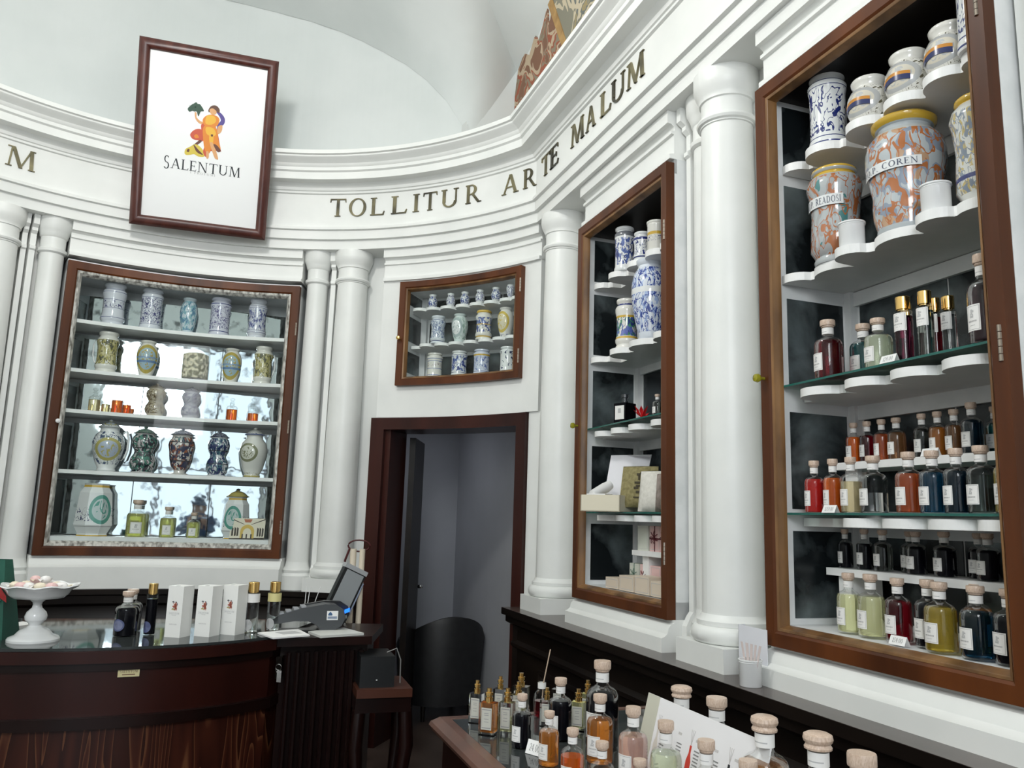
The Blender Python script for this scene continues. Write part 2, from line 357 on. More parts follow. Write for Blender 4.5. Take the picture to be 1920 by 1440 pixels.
# ------------------------------------------------------------------ setting: floor, walls, entablature, vault
ZL = 1.045                                        # top of the ledge that carries columns and cabinets
mb = MB(); mb.box(-9, 8, -7, 11, -.05, 0); struct(mb.ob('floor', FLOOR))
mb = MB(ap); mb.box(35 * RA, 200 * RA, -.62, -.75, 0, 7.2); struct(mb.ob('wall_apse', WHITE))
# leave the doorway in the apse wall open: rebuilt as three pieces
bpy.data.objects.remove(bpy.data.objects['wall_apse'])
mb = MB(ap)
mb.box(76 * RA, 89.8 * RA, -.42, -.52, 0, 4.3); mb.box(126.6 * RA, 200 * RA, -.42, -.52, 0, 4.3); mb.box(88 * RA, 128.5 * RA, -.52, -.6, 0, 4.3); mb.box(30 * RA, 48.3 * RA, -.42, -.52, 0, 4.3); mb.box(48.3 * RA, 76 * RA, -.42, -.52, 2.3, 4.3)
mb.box(77 * RA, 89.8 * RA, -.2, -.42, 0, 3.61); mb.box(126.6 * RA, 139.5 * RA, -.2, -.42, 0, 3.61)
mb.box(139.5 * RA, 200 * RA, -.05, -.42, 0, 3.61)
struct(mb.ob('wall_apse', WHITE))
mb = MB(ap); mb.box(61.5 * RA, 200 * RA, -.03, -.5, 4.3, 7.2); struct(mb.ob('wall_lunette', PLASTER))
mb = MB(wr); mb.box(-2.5, 5.5, -.42, -.55, 0, 7.2); mb.box(2.52, 3.2, -.2, -.42, 0, 3.61); mb.box(4.25, 4.95, -.2, -.42, 0, 3.61)
mb.box(.79, 1.49, -.2, -.42, 0, 3.61); mb.box(-2.5, .79, -.045, -.42, ZL, 3.61)
struct(mb.ob('wall_right', WHITE))
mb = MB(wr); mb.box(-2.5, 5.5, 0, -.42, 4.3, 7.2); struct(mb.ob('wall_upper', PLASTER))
mb = MB(wl); mb.box(-2.5, 4.9, 0, -.2, 0, 7.2); struct(mb.ob('wall_left', WHITE))
mb = MB(lambda a, b, c: Vector((*(n * a + T * b), c)))
mb.box(-3.2, -2.05, -2.5, -2.7, 0, 7.2); mb.box(.75, 2.5, -2.5, -2.7, 0, 7.2); mb.box(-2.05, .75, -2.5, -2.7, 4.6, 7.2)
struct(mb.ob('wall_entrance', WHITE))
mb = MB(lambda a, b, c: Vector((*(n * a + T * b), c)))
for a in (-2.05, -1.12, -.19, .70): mb.box(a, a + .06, -2.55, -2.62, 0, 4.6)
for c in (0, 2.3, 4.54): mb.box(-2.05, .75, -2.55, -2.62, c, c + .06)
struct(mb.ob('door_2', DOORW))
mb = MB(lambda a, b, c: Vector((*(n * a + T * b), c)))
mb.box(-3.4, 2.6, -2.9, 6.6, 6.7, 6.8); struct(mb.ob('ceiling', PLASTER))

ENT = [(-.45, 3.61), (.02, 3.61), (.02, 3.68), (.045, 3.683), (.045, 3.75), (.065, 3.755), (.065, 3.775), (.04, 3.785), (.04, 4.045), (.055, 4.05), (.055, 4.065),
       (.065, 4.07), (.072, 4.09), (.09, 4.108), (.10, 4.115), (.165, 4.12), (.165, 4.175), (.18, 4.185), (.18, 4.21), (.188, 4.218), (.195, 4.235), (.215, 4.252), (.235, 4.262), (.243, 4.27), (.245, 4.28), (.262, 4.285), (.262, 4.315), (-.45, 4.315)]
# the two runs meet on the mitre where the apse cylinder cuts the plane of the right wall
def ent_apse(s, o, z):
    R_ = AR - o; dn = WD - o - n.dot(AC)             # clamp the start of the arc to the mitre
    a_m = NA + math.acos(min(1, dn / R_)) if dn < R_ else NA
    a_end = 200 * pi / 180; a = a_m + (a_end - a_m) * s
    return Vector((AC.x + R_ * cos(a), AC.y + R_ * sin(a), z))
def ent_right(s, o, z):
    R_ = AR - o; dn = WD - o - n.dot(AC); sm = T.dot(AC) + sqrt(max(0, R_ * R_ - dn * dn))
    return wr(-2.5 + (sm + 2.5) * s, o, z)
mb = MB(ent_apse); mb.sweep(0, 1, ENT, ns=140); struct(mb.ob('trim_1', WHITE, smooth=25), 'white curved entablature running round the apse under the vault')
mb = MB(ent_right); mb.sweep(0, 1, ENT, ns=2); struct(mb.ob('trim_2', WHITE, smooth=25), 'white straight entablature above the two tall cabinets on the right')
BLK = [(-.40, 3.362), (-.02, 3.362), (-.02, 3.385), (-.045, 3.39), (-.045, 3.49), (-.03, 3.493), (-.03, 3.508), (-.05, 3.512), (-.045, 3.53), (-.028, 3.543), (-.008, 3.545), (-.008, 3.612), (-.40, 3.612)]
BASE = lambda zt: [(-.40, ZL), (.035, ZL), (.035, zt - .075), (.02, zt - .07), (.006, zt - .058), (.0, zt - .035), (-.012, zt - .02), (-.03, zt - .012), (-.03, zt), (-.40, zt)]
DARKP = [(-.42, 0), (.05, 0), (.05, .12), (.02, .14), (.02, .80), (.045, .82), (.03, .86), (.03, .93), (.06, .95), (.06, 1.0), (.08, 1.01), (.08, ZL), (-.42, ZL)]
mb = MB(ap); mb.sweep(76.9 * RA, 200 * RA, DARKP); struct(mb.ob('baseboard_apse', DKWOOD, smooth=25), 'near black wooden wainscot below the apse cabinet')
mb = MB(ap); mb.sweep(44.5 * RA, 48.2 * RA, [(-.42, 0), (.03, 0), (.03, ZL), (-.42, ZL)]); struct(mb.ob('baseboard_jamb', DKWOOD))
mb = MB(wr); mb.sweep(-2.5, 5.0, [(-.42, 0), (.10, 0), (.10, .15), (.06, .17), (.06, .80), (.08, .81), (.08, .83), (.06, .85), (.06, .93), (.12, .96), (.12, .995), (.15, 1.005), (.15, ZL), (-.42, ZL)], mi=0)
mb.box(-2.5, 5.0, .148, -.3, ZL - .002, ZL + .001, 1)
struct(mb.ob('baseboard_right', [DKWOOD, LEDGE], smooth=25), 'dark wooden wainscot and ledge along the right wall')
mb = MB(wr)
for t0 in (-.4, .6, 1.6, 2.6, 3.6):
    mb.frame(t0 + .06, t0 + .94, .22, .74, [(0, .06), (0, .072), (.02, .078), (.035, .066), (.05, .06)])
struct(mb.ob('trim_3', DKWOOD, smooth=30))

# vault over the apse end: webs between lunette arch, groin and right wall
def P3(t_, o, z): return wr(t_, o, z)
def web(name, A, B, mt, k=8):
    mb = MB(); vs = []; m_ = len(A)
    for j in range(k + 1):
        for a, b in zip(A, B):
            u = j / k; v = a.lerp(b, u); vs.append(v)
    fs = [(j * m_ + i, j * m_ + i + 1, (j + 1) * m_ + i + 1, (j + 1) * m_ + i) for j in range(k) for i in range(m_ - 1)]
    mb.add(vs, fs); return mb.ob(name, mt, smooth=60)
LUN = [(62.2, 4.30), (62.3, 4.53), (65.8, 4.78), (69.9, 4.99), (74, 5.15), (78.4, 5.283), (82.4, 5.39), (86.55, 5.482), (92.3, 5.57), (98.2, 5.622), (103, 5.65), (109, 5.665)]
Lc = [ad(a, -.028, z) for a, z in LUN]
K = P3(5.47, .0, 5.06)
Z = Vector((*(n * -.4 + T * 3.2), 6.6))
G = []
for i in range(12):
    u = i / 11; g = K.lerp(Z, u); g.z = K.z + (Z.z - K.z) * (1.25 * u - .25 * u * u); G.append(g)
struct(web('ceiling_web', Lc, G, PLASTER))
MIR = lambda v: Vector((*(n * (-.812 - n.dot(v.xy)) + T * T.dot(v.xy)), v.z))
struct(web('ceiling_web', [MIR(v) for v in Lc], [MIR(v) for v in G], PLASTER))
Fr = [P3(5.47, 0, 5.06), P3(5.2, 0, 5.08), P3(5.0, 0, 5.10), P3(4.75, 0, 5.2), P3(4.6, 0, 5.5), P3(4.3, 0, 5.9), P3(3.9, 0, 6.2), P3(3.4, 0, 6.4), P3(2.9, 0, 6.5), P3(2.4, 0, 6.55), P3(1.9, 0, 6.6), P3(1.4, 0, 6.62)]
struct(web('ceiling_web', G, Fr, PLASTER))
mb = MB(); a, b, c, d = ad(62.2, .0, 4.25), ad(62.2, .0, 4.53), K, P3(5.47, 0, 4.2)
mb.add([a, b, c, d], [(0, 1, 2, 3)]); struct(mb.ob('wall_corner', PLASTER))
# painted decoration on the right wall above the cornice
def fresco(name, c1, c2, c3, c4, sc):
    m, t, b = nt(name); L = t.links.new
    tc = node(t, 'ShaderNodeTexCoord'); nz = node(t, 'ShaderNodeTexNoise'); nz.inputs['Scale'].default_value = sc; nz.inputs['Detail'].default_value = 2; nz.inputs['Distortion'].default_value = 2.2
    L(tc.outputs['Object'], nz.inputs['Vector']); r = node(t, 'ShaderNodeValToRGB'); r.color_ramp.interpolation = 'CONSTANT'; e = r.color_ramp.elements
    e[0].position = 0; e[0].color = (*c1, 1); e[1].position = .42; e[1].color = (*c2, 1)
    x = e.new(.5); x.color = (*c3, 1); x = e.new(.56); x.color = (*c4, 1); x = e.new(.62); x.color = (*c1, 1)
    L(nz.outputs[0], r.inputs[0]); L(r.outputs[0], b.inputs['Base Color']); b.inputs['Roughness'].default_value = .9; return m
FR1 = fresco('fresco_red_scroll', (.20, .10, .06), (.46, .36, .25), (.30, .09, .05), (.24, .20, .14), 2.6)
FR2 = fresco('fresco_grey_scroll', (.22, .21, .16), (.52, .45, .32), (.14, .15, .14), (.30, .24, .12), 2.4)
FRG = noisy('fresco_gold_band', (.30, .17, .06), (.44, .27, .10), 12, .8)
mb = MB(wr)
mb.xprism([(5.46, 4.28), (5.46, 4.85), (5.40, 5.03), (5.28, 5.10), (5.16, 5.02), (5.05, 5.12), (4.98, 5.02), (4.9, 5.10), (4.82, 5.2), (4.79, 5.02), (4.72, 5.12), (4.62, 4.99), (4.45, 4.66), (4.4, 4.28)], .0, .012, 0)
mb.xprism([(4.98, 5.52), (4.90, 5.52), (4.38, 4.58), (4.33, 4.28), (4.45, 4.28), (4.47, 4.62)], .0, .018, 1)
mb.xprism([(4.90, 5.52), (3.2, 5.6), (3.0, 4.28), (4.33, 4.28), (4.38, 4.58)], .0, .012, 2)
mb.xprism([(4.18, 4.9), (4.0, 4.82), (3.75, 4.95), (3.6, 5.15), (3.8, 5.1), (4.02, 4.94), (4.16, 5.02)], .012, .016, 1)
fr = mb.ob('wall_painting', [FR1, FRG, FR2]); tag(fr, 'painted scrollwork with gold band on the wall above the right cornice', 'wall painting')

pl = thing('added_lamp_body', 'lamp body added out of view under the vault, over the added light', 'lamp', (ADDED_LIGHT_AT.x, ADDED_LIGHT_AT.y, 5.28))  # cable and holder made up to go with the added light
mb = MB(); mb.tube([(0, 0, .1), (0, 0, 1.4)], .006); mb.ob('cable', BLACKP, pl)
mb = MB(); mb.lathe([(0, 0), (.05, 0), (.06, .02), (.04, .07), (.012, .11), (0, .11)], 20); mb.ob('added_holder', GOLD, pl, 40)

# ------------------------------------------------------------------ columns
def column(name, at, ang, label, zt=3.61, r=.128):
    t_ = thing(name, label, 'column', (at.x, at.y, ZL), ang, 'white round columns')
    zz = lambda z: z - ZL
    mb = MB(); mb.box(-.17, .17, -.17, .17, 0, zz(1.138)); mb.ob('plinth', WHITE, t_)
    tor = [(0, zz(1.138)), (.15, zz(1.138))] + [(.148 + .026 * cos(a), zz(1.172) + .034 * sin(a)) for a in [radians(x) for x in range(-80, 91, 17)]] + [(.150, zz(1.208)), (.150, zz(1.225)), (.138, zz(1.235)), (r + .002, zz(1.25)), (0, zz(1.25))]
    mb = MB(); mb.lathe(tor, 48); mb.ob('column_base', WHITE, t_, 30)
    sh = [(0, zz(1.24)), (r, zz(1.24))] + [(r * (1 - .11 * (k / 10) ** 1.8), zz(1.24 + (3.36 - 1.24) * k / 10)) for k in range(1, 11)] + [(0, zz(3.36))]
    mb = MB(); mb.lathe(sh, 48); mb.ob('shaft', WHITE, t_, 30)
    rt = r * .89
    ca = [(0, zz(3.355)), (rt, zz(3.355)), (rt + .006, zz(3.358)), (rt + .006, zz(3.364)), (rt + .016, zz(3.369)), (rt + .021, zz(3.380)), (rt + .016, zz(3.392)), (rt, zz(3.398)), (rt, zz(3.473)), (rt + .008, zz(3.476)), (rt + .008, zz(3.487)), (rt + .013, zz(3.500)), (rt + .024, zz(3.522)), (rt + .032, zz(3.545)), (rt + .034, zz(3.560)), (rt + .034, zz(zt)), (0, zz(zt))]
    mb = MB(); mb.lathe(ca, 48); mb.ob('capital', WHITE, t_, 30)
    return t_
angw = atan2(T.y, T.x)
column('column', ad(82, -.11, 0), radians(82), 'white column between the curved mirror cabinet and the doorway')
column('column', ad(135.4, -.11, 0), radians(135.4), 'white column cut by the left edge of the photo')
column('column', wr(4.73, -.11, 0), angw, 'white column right of the doorway, left of the narrow cabinet')
column('column', wr(2.87, -.11, 0), angw, 'largest white column, between the two tall cabinets on the right')
column('column', wr(1.14, -.11, 0), angw, 'white column beyond the right cabinet at the right edge')
def engaged(at, ang, label, r=.082, strips=()):
    t_ = thing('engaged_column', label, 'pilaster', (at.x, at.y, ZL), ang, 'slim engaged columns flanking the cabinets')
    zz = lambda z: z - ZL
    mb = MB(); mb.lathe([(0, 0), (r + .03, 0), (r + .03, .10), (r + .015, .12), (r + .02, .14), (r + .005, .17), (r, .2), (0, .2)], 32); mb.ob('column_base', WHITE, t_, 30)
    mb = MB(); mb.lathe([(0, .19), (r, .19), (r * .96, zz(3.36)), (0, zz(3.36))], 32); mb.ob('shaft', WHITE, t_, 30)
    mb = MB(); mb.lathe([(0, zz(3.355)), (r, zz(3.355)), (r + .012, zz(3.365)), (r + .014, zz(3.385)), (r, zz(3.395)), (r, zz(3.47)), (r + .008, zz(3.48)), (r + .012, zz(3.5)), (r + .02, zz(3.52)), (r + .03, zz(3.54)), (r + .035, zz(3.61)), (0, zz(3.61))], 32); mb.ob('capital', WHITE, t_, 30)
    return t_
engaged(ad(88.0, -.115, 0), 0, 'slim white engaged column on the right side of the mirror cabinet')
engaged(ad(128.4, -.115, 0), 0, 'slim white engaged column on the left side of the mirror cabinet')
engaged(wr(3.06, -.15, 0), 0, 'slim white engaged column right of the narrow cabinet, behind the big column')
engaged(wr(1.36, -.13, 0), 0, 'slim white engaged column at the right edge of the big cabinet')
STR = [(-.35, ZL), (-.07, ZL), (-.07, 1.16), (-.09, 1.2), (-.105, 1.22), (-.105, 3.36), (-.09, 3.37), (-.09, 3.39), (-.105, 3.4), (-.105, 3.48), (-.08, 3.5), (-.08, 3.52), (-.05, 3.54), (-.05, 3.612), (-.35, 3.612)]
mb = MB(ap)
for a0, a1, d in ((84.9, 85.7, 0), (83.9, 84.6, .02), (130.7, 131.5, 0), (131.8, 132.5, .02)): mb.sweep(a0 * RA, a1 * RA, [(x - d, y) for x, y in STR])
struct(mb.ob('trim_4', WHITE, smooth=25))
mb = MB(wr)
for a0, a1, d in ((3.165, 3.2, 0), (1.45, 1.48, 0)): mb.sweep(a0, a1, [(x - d, y) for x, y in STR])
struct(mb.ob('trim_5', WHITE, smooth=25))

# ------------------------------------------------------------------ cabinets
DF = [(0, 0), (0, -.045), (.062, -.045), (.062, -.012), (.054, -.004), (.048, 0)]          # door frame section (inset, off)
def cabinet(name, mp, s0, s1, z0, z1, label, bead, deep=.37, rail=.06, pane=True, knob=None, hinges=(), mir=None, mirz=(), frame_mat=None, bead_w=1.0):
    """built-in cabinet: s0 < s1 along the wall, z0..z1 outer size of its door"""
    apse = mp is ap; ns = 24 if apse else 1
    c = mp((s0 + s1) / 2, 0, ZL)
    t_ = tag(bpy.data.objects.new(name, None), label, 'cabinet'); COL.objects.link(t_); t_.location = c; inv = Matrix.Translation(-c)
    def ob(mb, nm, mt, sm=None, par=None):
        o = mb.ob(nm, mt, par or t_, sm)
        if not par: o.matrix_parent_inverse = inv
        return o
    i = rail; bw = bead_w
    mb = MB(mp)                                   # carcass: box open to the front
    mb.box(s0, s0 + i - .005, -.047, -deep, z0, z1 + .02); mb.box(s1 - i + .005, s1, -.047, -deep, z0, z1 + .02)
    (mb if apse else mb).box(s0, s1, -.047, -.06 if not apse else -deep, z1 - i + .005, z1 + .02); mb.box(s0, s1, -.047, -deep, z0 - .01, z0 + i + (.015 if not apse else .06 if z0 < 2 else .006))
    mb.box(s0, s1, -deep + .005, -deep - .03, z0, z1)
    mb.box(s0 + .05, s0 + .09, -deep + .04, -deep, z0 + i, z1 - i); mb.box(s1 - .09, s1 - .05, -deep + .04, -deep, z0 + i, z1 - i)
    ob(mb, 'carcass', INNER)
    if not apse:
        mb = MB(mp); mb.box(s0 + i - .004, s1 - i + .004, -.06, -deep, z1 - i + .005, z1 - .002); mb.box(s0 + .05, s1 - .05, -deep + .012, -deep + .02, 3.02, z1 - i); ob(mb, 'top_board', DKWOOD)
    mb = MB(mp); mb.frame(s0, s1, z0, z1, [(a * rail / .062, b) for a, b in DF], ns); dfr = ob(mb, 'door_frame', frame_mat or WOOD, 30)
    mb = MB(mp); mb.frame(s0 + i, s1 - i, z0 + i, z1 - i, [(-.004, -.006), (-.004, -.045), (.016 * bw, -.045), (.014 * bw, -.03), (.010 * bw, -.022), (.006 * bw, -.010), (.002, -.008)], ns); ob(mb, 'glazing_bead', bead, 30, dfr)
    if pane:
        mb = MB(mp); mb.box(s0 + i, s1 - i, -.034, -.037, z0 + i, z1 - i, ns=40 if apse else 1); ob(mb, 'glass_pane', PANE, 60, dfr)
    mb = MB(mp); mb.sweep(s0, s1, BLK); ob(mb, 'crown_moulding', WHITE, 25)
    if z0 < 2:
        mb = MB(mp); mb.sweep(s0 - .015, s1 + .012, BASE(z0)); ob(mb, 'plinth_course', WHITE, 25)
    if knob:
        ks, kz, km = knob; kp = mp(ks, .018, kz); d = (mp(ks, 1, kz) - mp(ks, 0, kz)).normalized()
        KM = Matrix.Translation(kp) @ d.to_track_quat('Z', 'Y').to_matrix().to_4x4()
        mb = MB(lambda a, b, c: KM @ Vector((a, b, c))); mb.lathe([(0, -.02), (.006, -.02), (.006, 0), (.013, .004), (.017, .012), (.014, .024), (0, .029)], 16)
        ob(mb, 'knob', km, 50, dfr)
    for hs, hz_ in hinges:
        mb = MB(mp); mb.tube([(hs, -.004, hz_ - .05), (hs, -.004, hz_ - .045)], .004)
        for k in range(5): mb.tube([(hs, .0, hz_ - .05 + k * .02), (hs, .0, hz_ - .032 + k * .02)], .006)
        ob(mb, 'hinge', mat('hinge_metal', (.35, .3, .25), .4, 1), None, dfr)
    if mir:
        for a, b in mirz:                           # aged mirror plates on the back and the two sides
            w_ = s1 - s0 - .2; k = 3 if apse else 2
            for q in range(k):
                if z0 < 1.3 and apse:            # flat plates set square to the room axis
                    e = [n.dot(mp(x, -deep + .05, 0).xy) for x in (s1 - .1, s0 + .1)]
                    mb = MB(lambda x, y, z: Vector((*(n * x + T * y), z))); mb.box(e[0] + (e[1] - e[0]) * q / k + .003, e[0] + (e[1] - e[0]) * (q + 1) / k - .003, 6.600, 6.604, a, b)
                else: mb = MB(mp); mb.box(s0 + .1 + w_ * q / k + .004, s0 + .1 + w_ * (q + 1) / k - .004, -deep + .004, -deep + .009, a, b, ns=1)
                ob(mb, 'mirror_back', mir)
            for sx, sd in ((s0 + i - .006, 1), (s1 - i + .006, -1)):
                mb = MB(mp); mb.box(sx, sx + sd * .004, -.085, -deep + .05, a, b, ns=1); ob(mb, 'mirror_side', DMIR)
    return t_, ob
def lobes(mp, s0, s1, z, th, base, spec, back, ns=120):
    """shelf whose front edge swells into round lobes, each carrying one jar"""
    mb = MB(mp); pts = []
    for i in range(ns + 1):
        s = s0 + (s1 - s0) * i / ns; o = base
        for c, r, d in [q for a_, b_, c_ in spec for q in ((a_, b_, c_), (a_ - b_ - .004, .02, c_ - .062))]:
            x = abs(s - c)
            if x < r: o = max(o, d - r + sqrt(r * r - x * x))
        pts.append((s, o))
    vs = []; fs = []
    for s, o in pts: vs += [(s, back, z - th), (s, o, z - th), (s, o, z), (s, back, z)]
    for i in range(ns):
        for j in range(4): fs.append((i * 4 + j, i * 4 + (j + 1) % 4, i * 4 + 4 + (j + 1) % 4, i * 4 + 4 + j))
    fs += [(3, 2, 1, 0), tuple(ns * 4 + j for j in range(4))]
    mb.add(vs, fs); return mb

# curved mirror cabinet in the apse
cs0, cs1 = 90.3 * RA, 126.3 * RA
c1, ob1 = cabinet('mirror_cabinet', ap, cs0, cs1, 1.265, 3.318, 'large curved display cabinet with mirror back and brown wooden frame holding majolica jars', SILVER,
    deep=.46, rail=.068, bead_w=1.9, knob=(125.1 * RA, 2.17, CERAM), hinges=((90.45 * RA, 2.98), (90.45 * RA, 2.23), (90.45 * RA, 1.49)), mir=MIRROR,
    mirz=((1.40, 1.79), (1.86, 2.20), (2.28, 2.50), (2.58, 2.86), (2.93, 3.16)))
for z in (2.915, 2.56, 2.27, 1.848):
    mb = MB(ap); mb.box(cs0 + .08, cs1 - .08, -.055, -.45, z - .026, z); ob1(mb, 'shelf', SHELFW)
# small window cabinet over the doorway
bs0, bs1 = 49.2 * RA, 72.5 * RA
c4, ob4 = cabinet('window_cabinet', ap, bs0, bs1, 2.548, 3.34, 'small curved glazed cabinet of jars above the doorway', WOOD2, deep=.34, rail=.055,
    knob=(71.95 * RA, 2.90, GOLD), hinges=((49.3 * RA, 3.2), (49.3 * RA, 2.7)), mir=DMIR, mirz=((2.66, 2.82), (2.9, 3.09), (3.18, 3.27)))
sp_t = [(a * RA, .056, -.045) for a in (69.6, 67.2, 64.6, 61.8, 59.2, 56.5, 53.5, 51.2)]
sp_m = [(a * RA, .056, -.045) for a in (68.1, 65.4, 62.8, 60.1, 57.3, 54.6, 52.2)]
ob4(lobes(ap, bs0 + .06, bs1 - .06, 3.145, .022, -.12, sp_t, -.33), 'shelf', SHELFW)
ob4(lobes(ap, bs0 + .06, bs1 - .06, 2.868, .022, -.12, sp_m, -.33), 'shelf', SHELFW)
mb = MB(ap)                                       # white panel round the small cabinet
mb.box(46 * RA, bs0, -.045, -.4, 2.315, 3.37); mb.box(bs1, 75.9 * RA, -.045, -.4, 2.315, 3.37)
mb.box(bs0, bs1, -.045, -.4, 2.315, 2.548); mb.box(bs0, bs1, -.045, -.4, 3.335, 3.37)
mb.sweep(46 * RA, bs0, BLK); mb.sweep(bs1, 75.9 * RA, BLK)
mb.box(45.6 * RA, 48.0 * RA, -.06, -.4, ZL, 2.315)
struct(mb.ob('wall_over_door', WHITE, smooth=25), 'white panelled wall section above the doorway')
# doorway
mb = MB(ap)
mb.box(74.3 * RA, 76.6 * RA, -.03, -.36, 0, 2.312); mb.box(48.1 * RA, 49.9 * RA, -.03, -.36, 0, 2.312); mb.box(49.9 * RA, 74.3 * RA, -.03, -.36, 2.225, 2.312)
mb.box(73.4 * RA, 74.3 * RA, -.07, -.36, 0, 2.225); mb.box(49.9 * RA, 50.5 * RA, -.07, -.36, 0, 2.225)
struct(mb.ob('door_1', DOORW), 'dark brown door frame of the doorway in the apse')
A_ = ad(73.0, -.38, 0); B_ = Vector((-.113 * 6.72, 6.72, 0)); dv = (B_ - A_).normalized(); pv = Vector((dv.y, -dv.x, 0)) * .045
mb = MB(); mb.prism([tuple(q.xy) for q in (A_, B_, B_ + pv, A_ + pv)], .01, 2.2)
dl = thing('door_leaf', 'dark door leaf standing open inside the doorway', 'door', A_)
o = mb.ob('panel', DKWOOD, dl); o.matrix_parent_inverse = Matrix.Translation(-A_)
mb = MB(); hp = A_ + dv * (B_ - A_).length * .9 + pv * 1.6; mb.lathe([(0, 0), (.02, .0), (.025, .012), (.02, .025), (0, .03)], 14, hp.x, hp.y, 1.03); o = mb.ob('door_knob', mat('chrome', (.7, .7, .7), .15, 1), dl, 40); o.matrix_parent_inverse = Matrix.Translation(-A_)
# back room
cr = Vector((-.452, 8.05)); 
mb = MB(); 
def vwall(a, b, z0, z1, th=.08):
    a = Vector(a); b = Vector(b); d = (b - a).normalized(); q = Vector((-d.y, d.x)) * th
    mb.prism([tuple(a), tuple(b), tuple(b + q), tuple(a + q)], z0, z1)
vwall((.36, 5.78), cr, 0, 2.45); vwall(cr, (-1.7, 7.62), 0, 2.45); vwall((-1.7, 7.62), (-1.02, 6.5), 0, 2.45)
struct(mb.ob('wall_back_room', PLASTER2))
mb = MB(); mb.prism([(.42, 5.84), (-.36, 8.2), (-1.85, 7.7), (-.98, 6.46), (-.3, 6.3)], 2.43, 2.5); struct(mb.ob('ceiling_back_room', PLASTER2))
# tub armchair in the back room
BLKF = noisy('black_leatherette', (.006, .006, .007), (.012, .012, .013), 20, .5)
ch = thing('armchair', 'black tub armchair in the back room seen through the doorway', 'armchair', (-.53, 6.98, 0), radians(205))
mb = MB(); k = 26
vs = []; fs = []
for i in range(k + 1):
    a = radians(-35 + 250 * i / k); bk = max(0, sin(a)); ht = .60 + .21 * bk ** 1.2
    for rr, z in ((.33, .12), (.37, ht - .05), (.355, ht), (.31, ht), (.27, ht - .06), (.25, .12)): vs.append((rr * cos(a), rr * sin(a) * .95, z))
for i in range(k):
    for j in range(6): fs.append((i * 6 + j, i * 6 + (j + 1) % 6, i * 6 + 6 + (j + 1) % 6, i * 6 + 6 + j))
fs += [(5, 4, 3, 2, 1, 0), tuple(k * 6 + j for j in range(6))]
mb.add(vs, fs); mb.ob('backrest', BLKF, ch, 50)
mb = MB(); mb.lathe([(0, .14), (.26, .14), (.28, .2), (.28, .40), (.26, .44), (0, .45)], 32); mb.ob('seat', BLKF, ch, 40)
for x, y in ((-.2, -.2), (.2, -.2), (-.2, .2), (.2, .2)):
    mb = MB(); mb.lathe([(0, 0), (.015, 0), (.022, .15), (0, .15)], 10, x, y); mb.ob('leg', DKWOOD, ch)

# narrow cabinet, tall cabinet on the right wall
c2, ob2 = cabinet('narrow_cabinet', wr, 3.215, 4.24, 1.182, 3.342, 'narrower tall cabinet with open brown door frame left of the big column', WOOD2, deep=.40, pane=False,
    knob=(4.20, 2.142, mat('yellow_glass', (.45, .42, .03), .1, trans=.5)), hinges=((3.235, 3.0), (3.235, 1.47)), mir=DMIR, mirz=((1.28, 1.59), (1.67, 2.03), (2.135, 2.47), (2.565, 2.93), (3.01, 3.265)))
c3, ob3 = cabinet('tall_cabinet', wr, 1.495, 2.52, 1.182, 3.342, 'big tall cabinet at right with brown frame, jars above and diffuser bottles below', WOOD2, deep=.40, pane=False,
    knob=(2.50, 2.155, MATS['yellow_glass']), hinges=((1.515, 3.1), (1.515, 2.1)), mir=DMIR, mirz=((1.28, 1.59), (1.67, 2.03), (2.135, 2.47), (2.565, 2.93), (3.01, 3.265)))
for (obx, s0, L1, L2, L3, L4) in (
    (ob3, 1.56, [(2.44, .07, -.075), (2.27, .095, -.055), (2.062, .09, -.055), (1.888, .09, -.055), (1.726, .09, -.055), (1.6, .06, -.06)],
        [(2.44, .07, -.06), (2.272, .11, -.09), (2.104, .065, -.02), (1.93, .12, -.05), (1.754, .07, -.02), (1.64, .08, -.06)],
        [(2.32, .11, -.045), (2.10, .10, -.045), (1.90, .10, -.045), (1.70, .11, -.045)], [(2.13, .09, -.045), (1.955, .10, -.045), (1.78, .10, -.045), (1.62, .08, -.045)]),
    (ob2, 3.28, [(4.15, .07, -.075), (3.92, .085, -.055), (3.70, .085, -.055), (3.5, .085, -.055), (3.36, .07, -.06)],
        [(4.15, .07, -.06), (3.88, .09, -.05), (3.65, .12, -.05), (3.42, .09, -.06)],
        [(4.05, .09, -.045), (3.85, .09, -.045), (3.65, .09, -.045), (3.42, .09, -.045)], [(4.0, .10, -.045), (3.78, .10, -.045), (3.58, .10, -.045), (3.4, .10, -.045)])):
    s1 = s0 + .90
    obx(lobes(wr, s0, s1, 3.005 if s0 < 3 else 2.985, .032, -.20, [(a, b * .86, c) for a, b, c in L1], -.39), 'shelf', SHELFW)
    obx(lobes(wr, s0, s1, 2.555 if s0 < 3 else 2.54, .032, -.20, L2, -.39), 'shelf', SHELFW)
    obx(lobes(wr, s0, s1, 2.100, .030, -.15, [(a, b * .86, c) for a, b, c in L3], -.39), 'shelf', SHELFW)
    obx(lobes(wr, s0, s1, 1.638, .030, -.13, L4, -.39), 'shelf', SHELFW)
    for z in (2.125, 1.655):
        mb = MB(wr); mb.box(s0, s1 + .03, -.045, -.38, z - .008, z, 0); mb.box(s0, s1 + .03, -.0448, -.047, z - .0078, z - .0002, 1); obx(mb, 'glass_shelf', [SHELFG, GEDGE])
    mb = MB(wr)                                    # white mullion strips in the back corner and across
    for z in (1.63, 2.07, 2.52, 2.95): mb.box(s0, s1, -.375, -.395, z - .055, z)
    obx(mb, 'batten', INNER)
